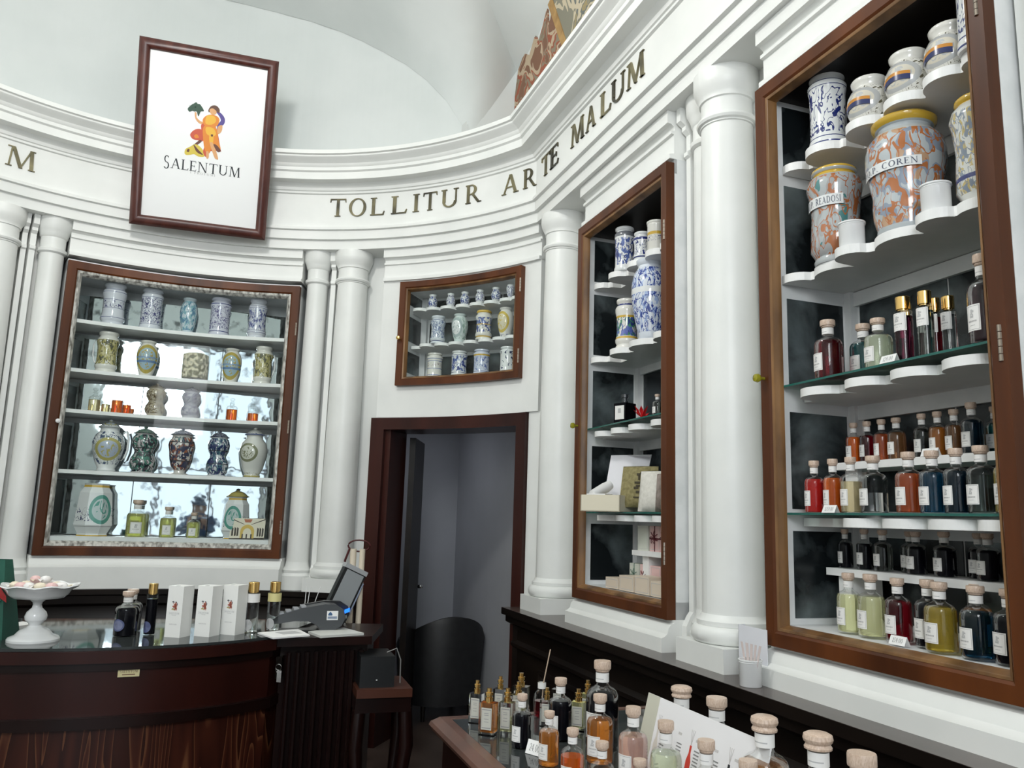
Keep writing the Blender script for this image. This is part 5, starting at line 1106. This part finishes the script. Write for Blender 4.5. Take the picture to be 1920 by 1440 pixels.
for z in (.975,): m.add([(*(a + nrm * 1.1 + d_ * .2), z), (*(a + nrm * 1.1 + d_ * .8), z), (*(a + nrm * 1.1 + d_ * .8), z + .003), (*(a + nrm * 1.1 + d_ * .2), z + .003)], [(0, 1, 2, 3)])
co(m, 'sign_lettering', EM['dark'])
# keys hanging from the lock
ky = thing('key_ring', 'bunch of keys hanging at the right end of the counter front', 'keys', (-.955, 3.57, .95))
m = MB(); m.tube([(.012 * cos(a), 0, .012 * sin(a)) for a in [2 * pi * i / 14 for i in range(14)]], .0015, 6, closed=True); m.ob('ring', MATS['chrome'], ky)
for k in range(3):
    m = MB(); m.box(-.004 + k * .006, .004 + k * .006, -.002 - k * .003, .0 - k * .003, -.06, -.012); m.lathe([(0, 0), (.009, 0), (.009, .003), (0, .003)], 12, k * .006, 0, -.02); m.ob('key', MATS['chrome'], ky)

# things on the counter
st = thing('cake_stand', 'white ceramic footed dish holding wrapped sweets on the counter', 'dish', (-1.825, 3.242, CZ))
m = MB(); m.lathe([(0, 0), (.092, 0), (.092, .008), (.086, .016), (.066, .024), (.058, .034), (.05, .042), (.03, .050), (.021, .058), (.024, .066), (.037, .078), (.040, .092), (.034, .108), (.018, .124), (.0155, .135), (.018, .145), (.030, .155), (0, .158)], 40); m.ob('pedestal', CERAM, st, 35)
m = MB(); k = 48; vs = []; fs = []
PB = [(0, .154), (.03, .154), (.09, .162), (.105, .175), (.118, .195), (.142, .208), (.140, .212), (.112, .200), (.095, .178), (.05, .170), (0, .168)]
for i in range(k):
    a = 2 * pi * i / k; fl_ = 1 + .045 * cos(8 * a); dz = .004 * cos(8 * a)
    for j, (r, z) in enumerate(PB): g = min(1, max(0, (r - .09) / .05)); vs.append((r * (1 + (fl_ - 1) * g) * cos(a), r * (1 + (fl_ - 1) * g) * sin(a), z + dz * g))
K_ = len(PB)
for i in range(k):
    for j in range(K_ - 1): fs.append((i * K_ + j, ((i + 1) % k) * K_ + j, ((i + 1) % k) * K_ + j + 1, i * K_ + j + 1))
m.add(vs, fs); m.ob('bowl', CERAM, st, 50)
SW = [mat('sweet_ivory', (.78, .70, .55), .4), mat('sweet_pink', (.74, .50, .48), .4), mat('sweet_white', (.82, .80, .78), .4), mat('sweet_red', (.45, .05, .08), .4)]
random.seed(3)
spots = [(-.08, -.03), (-.045, -.05), (-.01, -.055), (.03, -.05), (.065, -.035), (.085, 0), (-.06, .01), (-.02, 0), (.02, .0), (.055, .02), (-.03, .05), (.02, .05)]
for i, (x, y) in enumerate(spots):
    zz_ = .208 + (.022 if abs(x) < .04 and abs(y) < .03 else 0)
    t_ = thing('wrapped_sweet', ('ivory', 'pink', 'white')[i % 3] + ' wrapped sweet ' + ['at the left rim of the footed dish', 'left front in the footed dish', 'at the middle front of the footed dish', 'right of the front middle in the footed dish', 'at the front right of the footed dish', 'at the right rim of the footed dish', 'left of the centre of the heap', 'on top of the heap, left one', 'on top of the heap, right one', 'right of the centre of the heap', 'at the back left of the heap', 'at the back right of the heap'][i], 'sweet', (-1.825 + x, 3.242 + y, CZ + zz_), random.random() * 6, 'wrapped sweets in the footed dish')
    m = MB(); m.lathe([(0, -.014), (.010, -.012), (.019, -.004), (.019, .006), (.011, .014), (0, .016)], 12, sx=1.15); m.ob('sweet', SW[i % 3], t_, 60)
    m = MB()
    for sd in (-1, 1): m.add([(sd * .018, 0, 0), (sd * .038, .011, .008), (sd * .036, 0, -.004), (sd * .038, -.011, .006)], [(0, 1, 2), (0, 2, 3)])
    m.ob('wrapper_twist', SW[(i * 2 + 2) % 4], t_)
bottle((-1.558, 3.43, CZ), .178, .092, 'black', 'black diffuser bottle with round blue label in front on the counter', -.35, lab=False, group='black bottles on the counter')
o = [x for x in bpy.data.objects if x.get('label', '').startswith('black diffuser bottle with round blue')][0]
m = MB()
for rr, mi, dd in ((.26, 0, .506), (.2, 1, .508)):
    vs = [(0, -dd, .26)] + [(dd * sin(rr * 1.15 * cos(a) / .5), -dd * cos(rr * 1.15 * cos(a) / .5), .26 + rr * .52 * sin(a)) for a in [2 * pi * i / 24 for i in range(24)]]
    m.add(vs, [(0, 1 + i, 1 + (i + 1) % 24) for i in range(24)], mi)
RL = [mat('round_label_blue', (.10, .12, .24), .45), mat('round_label_pale', (.20, .22, .34), .45)]
m.ob('label', RL, o)
bottle((-1.60, 3.56, CZ), .175, .088, 'black', 'black diffuser bottle standing behind the one with round blue label', -.35, lab=False, group='black bottles on the counter')
f1 = flacon((-1.48, 3.478, CZ), .208, .046, 'black', 'black spray flacon with gold cap left of the white boxes', -.3, 'spray flacons on the counter', lab=False)
m = MB(); dd = .506
vs = [(0, -dd, .16)] + [(dd * sin(.55 * cos(a) / .5 * .8), -dd * cos(.55 * cos(a) / .5 * .8), .16 + .11 * sin(a)) for a in [2 * pi * i / 24 for i in range(24)]]
m.add(vs, [(0, 1 + i, 1 + (i + 1) % 24) for i in range(24)], 0); m.ob('label', RL, f1)
for (x, y, h, L_) in [(-1.105, 3.63, .214, 'clear spray flacon with gold cap right of the white boxes'), (-1.03, 3.70, .212, 'clear spray flacon with yellow collar nearest the card terminal')]:
    f1 = flacon((x, y, CZ), h, .058, 'clear' if 'nearest' not in L_ else 'clear', L_, -.25, 'spray flacons on the counter', lab=False)
    m = MB(); m.lathe([(.505, .60), (.508, .60), (.508, .77), (.505, .77)], 28); m.ob('collar_label', LABEL if 'nearest' not in L_ else mat('yellow_tint', (.66, .60, .28), .4), f1, 40)
    m = MB(); vs = [(0, -dd, .16)] + [(dd * sin(.7 * cos(a)), -dd * cos(.7 * cos(a)), .16 + .11 * sin(a)) for a in [2 * pi * i / 24 for i in range(24)]]
    m.add(vs, [(0, 1 + i, 1 + (i + 1) % 24) for i in range(24)]); m.ob('label', mat('grey_disc', (.45, .45, .45), .5), f1)
# white perfume cartons with small emblem
def carton(loc, rot, label):
    t_ = thing('perfume_carton', label, 'box', loc, rot, 'white perfume cartons on the counter'); w, h = .072, .205
    m = MB(); m.box(-w / 2, w / 2, -w / 2, w / 2, 0, h); m.box(-.006, .006, -w / 2 + .004, -w / 2 + .02, h, h + .001, 1)
    sc = .036 / 340
    for c, P_ in SH:
        mi = dict(orange=2, red=2, yellow=2, skin=2, lemon=4, purple=3, green=3, hair=3, dark=3)[c]
        m.xprism([((x - 490 + (y - 720) * .063) * sc * 1.1, .125 - (y - 720) * sc) for x, y in P_], -w / 2 - .0006, -w / 2, mi)
    line_text(m, 'SALENTUM', -.024, .024, .092, .0075, 1, -w / 2 - .0005, -w / 2, first=1.3); line_text(m, 'I PROFUMI', -.010, .010, .087, .0022, 1, -w / 2 - .0005, -w / 2)
    line_text(m, 'DIFFUSORE', -.018, .018, .050, .004, 1, -w / 2 - .0005, -w / 2)
    m.ob('carton_body', [CARDW, INK2, mat('tiny_red', (.50, .15, .10), .5), mat('tiny_dark', (.12, .12, .14), .5), mat('tiny_gold', (.55, .45, .2), .5)], t_)
GL.setdefault('D', GL['D'])
carton((-1.354, 3.459, CZ), -.24, 'left one of the three white perfume cartons on the counter')
carton((-1.249, 3.505, CZ), -.26, 'middle one of the three white perfume cartons on the counter')
carton((-1.165, 3.575, CZ), -.28, 'right one of the three white perfume cartons on the counter')
# leaflets
def leaflet(P_, z, th, label, mts, extra=()):
    c = Vector((sum(x for x, y in P_) / 4, sum(y for x, y in P_) / 4)); t_ = thing('leaflet', label, 'leaflet', (c.x, c.y, z))
    m = MB(); m.prism([(x - c.x, y - c.y) for x, y in P_], 0, th)
    for e in extra: m.prism([((x - c.x), (y - c.y)) for x, y in e], th, th + .0008, 1)
    m.ob('paper', mts, t_)
leaflet([(-1.06, 3.585), (-.955, 3.455), (-.83, 3.565), (-.925, 3.735)], CZ + .001, .006, 'folded printed leaflets in front of the spray flacons on the counter edge', [PAPER, INK2], [[(-.99, 3.60), (-.94, 3.55), (-.87, 3.60), (-.92, 3.66)]])
leaflet([(-.873, 3.712), (-.79, 3.590), (-.625, 3.715), (-.745, 3.866)], CZ + .001 - .010, .010, 'stack of white leaflets right of the card terminal', [mat('leaflet_grey', (.62, .63, .60), .5), INK2])
leaflet([(-2.10, 3.47), (-2.02, 3.45), (-1.99, 3.55), (-2.08, 3.60)], CZ + .001, .02, 'crumpled white paper behind the footed dish', [PAPER])
# green paper bag at the left edge
bg = thing('green_gift_bag', 'dark green gift bag with red pattern cut by the left edge of the counter view', 'bag', (-2.055, 3.28, CZ), .1)
m = MB(); m.add([(-.12, -.07, 0), (.115, -.07, 0), (.115, .07, 0), (-.12, .07, 0), (-.10, -.03, .30), (.07, -.03, .30), (.07, .03, .30), (-.10, .03, .30)], [(0, 1, 5, 4), (1, 2, 6, 5), (2, 3, 7, 6), (3, 0, 4, 7), (0, 3, 2, 1)])
m.add([(.02, -.062, .20), (.112, -.066, .14), (.108, -.066, .165), (.05, -.058, .235)], [(0, 1, 2, 3)], 1); m.add([(.0, -.0705, .08), (.09, -.069, .15), (.07, -.069, .17), (0, -.0705, .16)], [(0, 1, 2, 3)], 2)
m.ob('paper', [mat('bag_green', (.01, .09, .06), .5), mat('bag_red', (.35, .02, .02), .5), PAPER], bg)
m = MB(); m.tube([(-.05, -.03, .29), (-.04, -.035, .36), (.01, -.035, .36), (.03, -.03, .29)], .003); m.ob('handle', mat('bag_red', (.35, .02, .02), .5), bg)
# payment terminal
ps = thing('card_terminal', 'dark grey card payment terminal with blue display on the counter', 'payment terminal', (-.83, 3.80, CZ - .010), .35)
def posmap(a, b, c): return Vector((a, b, c))
side = [(-.235, .055), (-.20, .078), (-.10, .108), (0, .125), (.05, .122), (.085, .10), (.095, .065), (.08, .030), (.045, .008), (.01, .0), (-.015, .012), (-.035, .035), (-.07, .050), (-.13, .052), (-.20, .042), (-.235, .040)]
m = MB(); m.xprism(side, -.045, .045); m.ob('housing', GREYP, ps, 40)
m = MB(); m.xprism([(x + .012 + .02 * (x > 0), z + .006) for x, z in side[2:8]] + [(.0, .03)], .045, .075); m.ob('printer_cover', BLACKP, ps, 40)
m = MB(); m.box(.010, .060, -.0462, -.045, .055, .095); 
m.box(.014, .056, -.0468, -.0462, .066, .070, 1); m.box(.014, .056, -.0468, -.0462, .060, .063, 1); m.xprism([(.016, .075), (.034, .075), (.034, .082), (.025, .092), (.016, .082)], -.0468, -.0462, 1); m.ob('sticker', [PAPER, mat('sticker_blue', (.05, .12, .25), .5)], ps)
m = MB(); m.add([(.09, -.03, .098), (.125, .035, .100), (.125, .035, .082), (.09, -.03, .080)], [(0, 1, 2, 3)]); m.ob('display', mat('blue_display', (.01, .08, .5), .2, emit=(.02, .18, 1), es=1.6), ps)
m = MB(); m.box(.095, .105, -.02, .0, .058, .070); m.ob('green_key', mat('key_grey', (.2, .22, .2), .5), ps)
m = MB(); 
for i in range(4):
    for j in range(3): m.box(-.20 + i * .032, -.178 + i * .032, -.035 + j * .026, -.018 + j * .026, .080 + i * .0095, .088 + i * .0095)
m.ob('keypad', mat('pale_keys', (.35, .36, .38), .5), ps)
m = MB(); m.box(-.24, -.02, -.044, .044, .0, .012); m.ob('cradle', BLACKP, ps)
# tablet / till screen leaning behind
tb = thing('till_screen', 'slanted touch till with grey screen leaning behind the card terminal', 'till', (-.85, 4.03, CZ - .010), .55)
tb.rotation_euler = (0, .42, .55)
m = MB(); m.box(-.06, .06, -.02, .02, .0, .29); m.ob('housing', BLACKP, tb)
m = MB(); m.box(-.045, .05, -.023, -.02, .03, .27); m.ob('screen', mat('grey_screen', (.30, .32, .33), .25), tb)
m = MB(); m.box(-.062, .062, -.024, .024, .275, .297); m.ob('top_cap', mat('pale_grey_plastic', (.38, .39, .40), .35), tb)
m = MB(); m.tube([(.066, -.01, .08), (.066, -.01, .24)], .006, 8); m.ob('stylus', mat('light_blue_plastic', (.30, .36, .50), .4), tb)
# rolled wrapping papers with ribbon
rp = thing('paper_rolls', 'rolled cream papers with a dark ribbon behind the till', 'paper roll', (-.745, 4.12, CZ - .010), 0)
for dx, r in ((-.025, .016), (.02, .014)):
    m = MB(); m.lathe([(r - .003, 0), (r, 0), (r, .36), (r - .003, .36)], 16, dx); m.ob('roll', mat('cream_paper', (.66, .58, .46), .6), rp, 40)
m = MB(); m.tube([(.055 * cos(a), .01, .375 + .028 * sin(a)) for a in [2 * pi * i / 20 for i in range(20)]], .0045, 6, closed=True); m.tube([(-.045, 0, .36), (-.065, 0, .30), (-.06, 0, .24)], .006, 6); m.ob('ribbon', mat('wine_ribbon', (.07, .01, .012), .4), rp, 60)
# diffuser reeds in a small jar
rj = thing('reed_jar', 'small glass with white reeds behind the card terminal', 'diffuser', (-.955, 3.98, CZ - .010), 0)
m = MB(); m.lathe([(0, 0), (.022, 0), (.024, .01), (.024, .055), (.014, .07), (.014, .085)], 20); m.ob('glass_body', BGLASS, rj, 40)
for dx, lx in ((-.004, -.012), (.002, .0), (.006, .045)):
    m = MB(); m.tube([(dx, 0, .01), (dx + lx * .6 + .005, 0, .10), (dx + lx + .012, 0, .18)], .0018, 6); m.ob('reed', PAPER, rj)
# console with black box below the counter end
cn = thing('console_shelf', 'small brown wooden console table right of the counter end', 'table', (-.545, 3.76, 0), .3)
m = MB(); m.box(-.12, .12, -.13, .16, .825, .86); m.ob('table_top', mat('console_wood', (.07, .022, .012), .35), cn)
m = MB(); m.box(-.12, .12, -.11, .14, .76, .825); m.ob('apron', MAHOG, cn)
for x, y in ((-.10, -.08), (.10, -.08), (-.10, .11), (.10, .11)):
    m = MB(); m.tube([(x, y, .77), (x * 1.1, y * 1.1, .62), (x * .8, y * .9, .35), (x * .7, y * .85, .12), (x * 1.05, y * 1.1, 0)], [.03, .032, .018, .014, .02], 10); m.ob('leg', MAHOG, cn, 60)
rb = thing('black_device', 'black box device on the console beside the counter', 'electronic device', (-.575, 3.77, .86), .3)
m = MB(); m.box(-.08, .07, -.11, .11, 0, .13); m.ob('housing', BLACKP, rb)
m = MB(); m.box(-.01, -.004, -.112, -.11, .03, .034); m.ob('indicator', mat('led_white', (.8, .8, .8), .3), rb)
m = MB(); m.tube([(.05, .0, .13), (.09, -.02, .15), (.11, -.02, .10), (.112, -.02, 0)], .003, 6); m.ob('cable', mat('grey_cable', (.25, .25, .24), .5), rb)

# ------------------------------------------------------------------ display table in the right foreground
TZ = 1.05
def tm(a, b, c): q = n * (.608 + a) + T * (2.30 - b); return Vector((q.x, q.y, c))   # a across, b towards the camera
tt = thing('display_table', 'dark wooden display table with glass top in the right foreground', 'table', tm(0, 0, 0)); tinv = Matrix.Translation(-tm(0, 0, 0))
def to(m, nm, mt, sm=None):
    o = m.ob(nm, mt, tt, sm); o.matrix_parent_inverse = tinv; return o
TWd, TLn = .70, 1.7
m = MB(tm); m.frame(0, TWd, 0, 1, [(0, 0)], 1) if False else None
def ring(prof):
    m = MB(tm); path = [(0, 0, 1, 1), (TWd, 0, -1, 1), (TWd, TLn, -1, -1), (0, TLn, 1, -1)]; k = len(prof); vs = []; fs = []
    for a, b, da, db in path: vs += [(a + da * q[0], b + db * q[0], q[1]) for q in prof]
    for i in range(4):
        for j in range(k): fs.append((i * k + j, i * k + (j + 1) % k, ((i + 1) % 4) * k + (j + 1) % k, ((i + 1) % 4) * k + j))
    m.add(vs, fs); return m
to(ring([(0, TZ - .030), (.004, TZ - .036), (-.004, TZ - .022), (0, TZ - .012), (.012, TZ - .004), (.02, TZ + .002), (.045, TZ + .002), (.05, TZ - .002), (.05, TZ - .036)]), 'edge_moulding', TABLEW, 30)
m = MB(tm); m.box(.048, TWd - .048, .048, TLn - .048, TZ - .010, TZ); to(m, 'glass_top', CTOPG)
m = MB(tm); m.box(.03, TWd - .03, .03, TLn - .03, .80, TZ - .036); to(m, 'apron', MAHOG)
m = MB(tm); m.box(.05, TWd - .05, .05, TLn - .05, .15, .80); to(m, 'cupboard', DKWOOD)
for a, b in ((.07, .07), (TWd - .07, .07), (.07, TLn - .07), (TWd - .07, TLn - .07)):
    m = MB(tm); m.tube([(a, b, .16), (a, b, 0)], [.03, .02], 10); to(m, 'leg', MAHOG, 40)
# rectangular perfume testers
m = MB(); m.box(-.5, .5, -.36, .36, 0, .70); bmm = m.mesh('glass_body', [mat('thick_glass', (.97, .98, .97), 0, trans=1, ior=1.45)])
PGL = bmm
m = MB(); m.box(-.40, .40, -.27, .27, .08, .70); m = m.mesh('perfume', [liq('amber')]); PLQ = m
m = MB(); m.box(-.40, .40, -.27, .27, .08, .40); PLQ2 = m.mesh('perfume', [liq('amber')])
m = MB(); m.lathe([(0, .70), (.24, .70), (.24, .80), (.17, .81), (.17, .84), (.24, .85), (.24, .91), (.15, .92), (.15, 1.0), (0, 1.0)], 20, sx=1, sy=1); PGO = m.mesh('spray_pump', [GOLD], 40)
m = MB(); m.box(-.34, .34, -.372, -.362, .14, .60); m.frame(-.30, .30, .17, .57, [(0, -.374), (0, -.376), (.02, -.376), (.02, -.374)], mi=1)
for z in (.48, .44, .36, .30): m.box(-.15, .15, -.376, -.373, z, z + .012, 1)
PLB = m.mesh('label', [mat('tester_label', (.55, .54, .48), .5), INK])
def tester(x, y, h, w, color, label, rot=-.35, full=True):
    t_ = thing('perfume_tester', label, 'bottle', (x, y, TZ), rot, 'square perfume testers with gold pumps', (w, w, h))
    link('glass_body', PGL, t_)
    if color != 'clear':
        o = link('perfume', PLQ if full else PLQ2, t_); o.material_slots[0].link = 'OBJECT'; o.material_slots[0].material = liq(color)
    link('spray_pump', PGO, t_); link('label', PLB, t_)
for x, y, h, w, c, L_, fu in [(-.069, 2.308, .112, .036, 'clear', 'clear square perfume tester at the far left of the display table', False), (-.034, 2.189, .116, .042, 'amber', 'square tester with orange perfume at the front left of the table', True),
    (-.006, 2.375, .112, .034, 'clear', 'square perfume tester second from left in the back row of the table', False), (.014, 2.205, .114, .038, 'lemon', 'pale square tester between the orange one and the small black bottle', False),
    (.053, 2.40, .118, .045, 'clear', 'wider square tester with tall gold pump behind the small black bottle', False), (.044, 2.30, .113, .038, 'lemon', 'square tester whose gold pump shows right behind the small black bottle cap', False),
    (.122, 2.297, .100, .032, 'clear', 'narrow square tester in front of the reed bottle', False), (.205, 2.262, .106, .040, 'lemon', 'square tester with olive perfume between the two black bottles', True),
    (.236, 2.33, .117, .036, 'lemon', 'square tester half hidden behind the tallest black bottle', True), (.161, 2.42, .105, .034, 'clear', 'square tester with silver top behind the middle black bottle', False)]:
    tester(x, y, h, w, c, L_, -.35, fu)
rd = thing('reed_diffuser', 'small diffuser with one leaning wooden reed behind the testers', 'diffuser', (.112, 2.40, TZ), 0)
m = MB(); m.lathe([(0, 0), (.022, 0), (.024, .01), (.024, .05), (.02, .065), (.011, .075), (.011, .098), (.015, .10)], 20); m.ob('glass_body', BGLASS, rd, 40)
m = MB(); m.lathe([(0, .004), (.021, .004), (.021, .045), (0, .045)], 20); m.ob('liquid', liq('darkred'), rd, 40)
m = MB(); m.lathe([(.0115, .078), (.0118, .078), (.0118, .094), (.0115, .094)], 16); m.ob('neck_label', LABEL, rd, 40)
m = MB(); m.tube([(0, 0, .01), (.004, 0, .09), (.022, 0, .185)], .0018, 6); m.ob('reed', mat('reed_wood', (.5, .38, .28), .6), rd)
FG = [(.05, 2.09, .124, .049, 'black', 'small black diffuser bottle at the left front of the display table', .62, 'disc'),
    (.15, 2.17, .150, .060, 'black', 'middle sized black diffuser bottle among the testers', .62, 'disc'),
    (.25, 2.11, .206, .082, 'black', 'tallest black diffuser bottle at the back of the display table', .62, 'disc'),
    (.23, 1.98, .151, .062, 'amber', 'amber diffuser bottle in front of the tallest black one', .62, 'disc'),
    (.11, 1.95, .117, .047, 'amber', 'small amber diffuser bottle with price card at its left', .62, 'disc'),
    (.15, 1.78, .122, .049, 'orange', 'small orange-red diffuser bottle at the lower front', .56, 'disc'),
    (.20, 1.68, .123, .050, 'clear', 'small clear bottle right of the orange-red one', .35, 'disc'),
    (.283, 1.82, .160, .063, 'pink', 'pink diffuser bottle at the left corner of the leaning card', .62, 'disc'),
    (.327, 1.685, .164, .062, 'green', 'pale greenish bottle in front of the leaning card', .62, 'disc'),
    (.402, 1.89, .193, .084, 'clear', 'large clear bottle behind the leaning card, left one', .62, 'knob'),
    (.458, 1.80, .189, .084, 'clear', 'large clear bottle behind the leaning card, right one', .62, 'disc'),
    (.475, 1.53, .214, .086, 'brown', 'large brownish red bottle at the right end of the leaning card', .62, 'knob'),
    (.53, 1.42, .214, .086, 'greygreen', 'large bottle with knobbed stopper near the right, mostly below the frame', .62, 'knob'),
    (.56, 1.32, .210, .084, 'amber', 'large bottle at the far right of the display table, only its stopper in view', .62, 'disc'),
    (.26, 1.59, .117, .047, 'pink', 'small bottle at the bottom edge left of the greenish bottle', .62, 'disc'),
    (.372, 1.54, .167, .060, 'pink', 'middle sized bottle in front of the leaning card, right of the greenish one', .62, 'disc'),
    (.43, 1.48, .151, .062, 'clear', 'middle sized bottle at the bottom edge below the leaning card corner', .62, 'disc')]
for x, y, h, w, c, L_, f, cp in FG: bottle((x, y, TZ), h, w, c, L_, -.75, f, cp, group='diffuser bottles on the display table')
price((.085, 2.03, TZ + .001), -.75, '24,00', 'white price card between the small black and small amber bottles on the table', .05, .03)
# leaning information card
A3 = Vector((.295, 1.915, 0)); B3 = Vector((.441, 1.50, 0)); cd = (B3 - A3); wd = cd.length; rz = atan2(cd.y, cd.x)
ic = thing('info_card', 'long white information card with pictures of bottles standing on the display table', 'sign', (A3.x, A3.y, TZ), rz); ic.rotation_euler = (-.25, 0, rz)
m = MB(); m.box(0, wd, 0, .003, 0, .174); m.box(0, wd * .12, -.0006, 0, 0, .174, 1); 
cols_ = [5, 6, 2, 6, 3, 6]
for i in range(6):
    x = wd * (.16 + .15 * i)
    if i in (0, 2, 4):
        m.xprism([(x - .008, .03), (x + .008, .03), (x + .008, .08), (x + .003, .095), (x + .003, .11), (x - .003, .11), (x - .003, .095), (x - .008, .08)], -.0008, 0, [5, 0, 2, 0, 3][i]); m.box(x - .005, x + .005, -.0012, -.0008, .04, .062, 0)
        for k in (-1, 0, 1): m.xprism([(x - .0005, .11), (x + .0005, .11), (x + k * .006 + .0005, .14), (x + k * .006 - .0005, .14)], -.0006, 0, 6)
    for r in range(9): m.box(x + .014, x + .032, -.0006, 0, .05 + r * .0065, .0525 + r * .0065, 4)
    m.box(x + .014, x + .026, -.0006, 0, .12, .125, 6)
m.ob('board', [mat('card_white', (.80, .79, .80), .45), mat('card_beige', (.55, .54, .45), .5), mat('print_red', (.6, .05, .03), .5), mat('print_black', (.03, .035, .04), .5), mat('print_text', (.25, .25, .25), .5), mat('print_beige', (.66, .62, .56), .5), mat('print_grey', (.55, .53, .52), .5)], ic)

# ------------------------------------------------------------------ the photographer, seen only as a reflection in the mirror cabinet
pw = n * -.30 + T * -.75
pe = thing('person', 'person in a blue jacket and cap holding up a phone, reflected in the mirror cabinet', 'person', (pw.x, pw.y, 0), angw - pi / 2)
J = dict(pelvis=(0, 0, .96, .15, .11), waist=(0, .0, 1.10, .14, .10), chest=(0, .01, 1.32, .17, .12), neck0=(0, .01, 1.47, .075, .075), neck=(0, .02, 1.54, .055, .058), head0=(0, .04, 1.61, .078, .09), head=(0, .045, 1.70, .075, .092), top=(0, .035, 1.76, .055, .07),
    ls=(-.18, 0, 1.43, .07, .07), le=(-.25, .10, 1.22, .05, .05), lw=(-.12, .32, 1.36, .035, .035), lh=(-.09, .37, 1.42, .03, .03), rs=(.18, 0, 1.43, .07, .07), re=(.25, .10, 1.22, .05, .05), rw=(.12, .32, 1.36, .035, .035), rh=(.09, .37, 1.42, .03, .03),
    lp=(-.10, 0, .90, .10, .10), lk=(-.11, .02, .50, .065, .065), la=(-.11, -.01, .10, .045, .045), lf=(-.12, .13, .04, .045, .035), rp=(.10, 0, .90, .10, .10), rk=(.11, .02, .50, .065, .065), ra=(.11, -.01, .10, .045, .045), rf=(.12, .13, .04, .045, .035))
E_ = [('pelvis', 'waist'), ('waist', 'chest'), ('chest', 'neck0'), ('neck0', 'neck'), ('neck', 'head0'), ('head0', 'head'), ('head', 'top'), ('chest', 'ls'), ('ls', 'le'), ('le', 'lw'), ('lw', 'lh'), ('chest', 'rs'), ('rs', 're'), ('re', 'rw'), ('rw', 'rh'),
    ('pelvis', 'lp'), ('lp', 'lk'), ('lk', 'la'), ('la', 'lf'), ('pelvis', 'rp'), ('rp', 'rk'), ('rk', 'ra'), ('ra', 'rf')]
for sd, w_ in ((-1, 'lh'), (1, 'rh')):                # four fingers and a thumb on each hand, curled round the phone
    x0, y0, z0 = J[w_][:3]
    for k in range(5):
        a = (x0 - sd * .012, y0 + .012, z0 + .03 - k * .017) if k < 4 else (x0 - sd * .002, y0 - .012, z0 + .02)
        b = (a[0] - sd * .028, a[1] + (.014 if k < 4 else -.004), a[2] + .004 + (.02 if k == 4 else 0)); c = (b[0] - sd * .018, b[1] - .016 * (k < 4), b[2] + .002)
        J['%sa%d' % (w_, k)] = (*a, .010, .010); J['%sb%d' % (w_, k)] = (*b, .009, .009); J['%sc%d' % (w_, k)] = (*c, .008, .008)
        E_ += [(w_, '%sa%d' % (w_, k)), ('%sa%d' % (w_, k), '%sb%d' % (w_, k)), ('%sb%d' % (w_, k), '%sc%d' % (w_, k))]
KS = list(J); me = bpy.data.meshes.new('body'); me.from_pydata([J[k][:3] for k in KS], [(KS.index(a), KS.index(b)) for a, b in E_], [])
bo = bpy.data.objects.new('body_tmp', me); COL.objects.link(bo)
sk = bo.modifiers.new('skin', 'SKIN'); sv = me.skin_vertices[0].data
for i, k in enumerate(KS): sv[i].radius = J[k][3:]; sv[i].use_root = (k == 'pelvis')
ss = bo.modifiers.new('sub', 'SUBSURF'); ss.levels = 2; ss.render_levels = 2
bpy.context.view_layer.update()
em = bpy.data.meshes.new_from_object(bo.evaluated_get(bpy.context.evaluated_depsgraph_get())); bpy.data.objects.remove(bo)
em.materials.clear()
for m_ in (mat('skin', (.55, .32, .22), .5), mat('blue_jacket', (.03, .07, .16), .8), mat('dark_trousers', (.02, .022, .03), .8), mat('black_shoes', (.01, .01, .01), .4)): em.materials.append(m_)
for f_ in em.polygons:
    c_ = f_.center; f_.use_smooth = True
    f_.material_index = 3 if c_.z < .09 else 2 if c_.z < .93 else 0 if (c_.z > 1.50 or c_.y > .325) else 1
em.name = 'body'; link('body', em, pe)
m = MB(); m.lathe([(.098, 0), (.102, .03), (.09, .075), (.05, .10), (0, .105)], 24, 0, .035, 1.70, sy=1.12)
m.lathe([(.09, 0), (.15, -.012), (.15, -.006), (.09, .008)], 16, 0, .06, 1.70, a0=pi * .7, a1=pi * 1.3, phase=pi / 2); m.ob('cap', mat('blue_cap', (.03, .05, .10), .8), pe, 50)
m = MB()                                            # face: eyes, nose, mouth, ears
for x in (-.03, .03): m.lathe([(0, 0), (.009, .003), (.009, .009), (0, .012)], 10, x, .128, 1.655)
m.lathe([(0, 0), (.014, .002), (.011, .02), (.004, .04), (0, .042)], 10, 0, .138, 1.615); m.box(-.022, .022, .122, .130, 1.588, 1.594)
for x in (-.082, .082): m.lathe([(0, -.03), (.012, -.02), (.014, .01), (.008, .028), (0, .03)], 10, x, .03, 1.645)
m.ob('face', mat('face_tone', (.40, .20, .14), .5), pe, 60)
ph = thing('phone', 'dark phone held up by the reflected person', 'phone', (0, 0, 0)); ph.location = pe.matrix_basis @ Vector((0, .385, 1.425)); ph.rotation_euler = (0, 0, angw - pi / 2)
m = MB(); m.box(-.075, .075, -.004, .004, -.036, .036); m.ob('housing', BLACKP, ph)
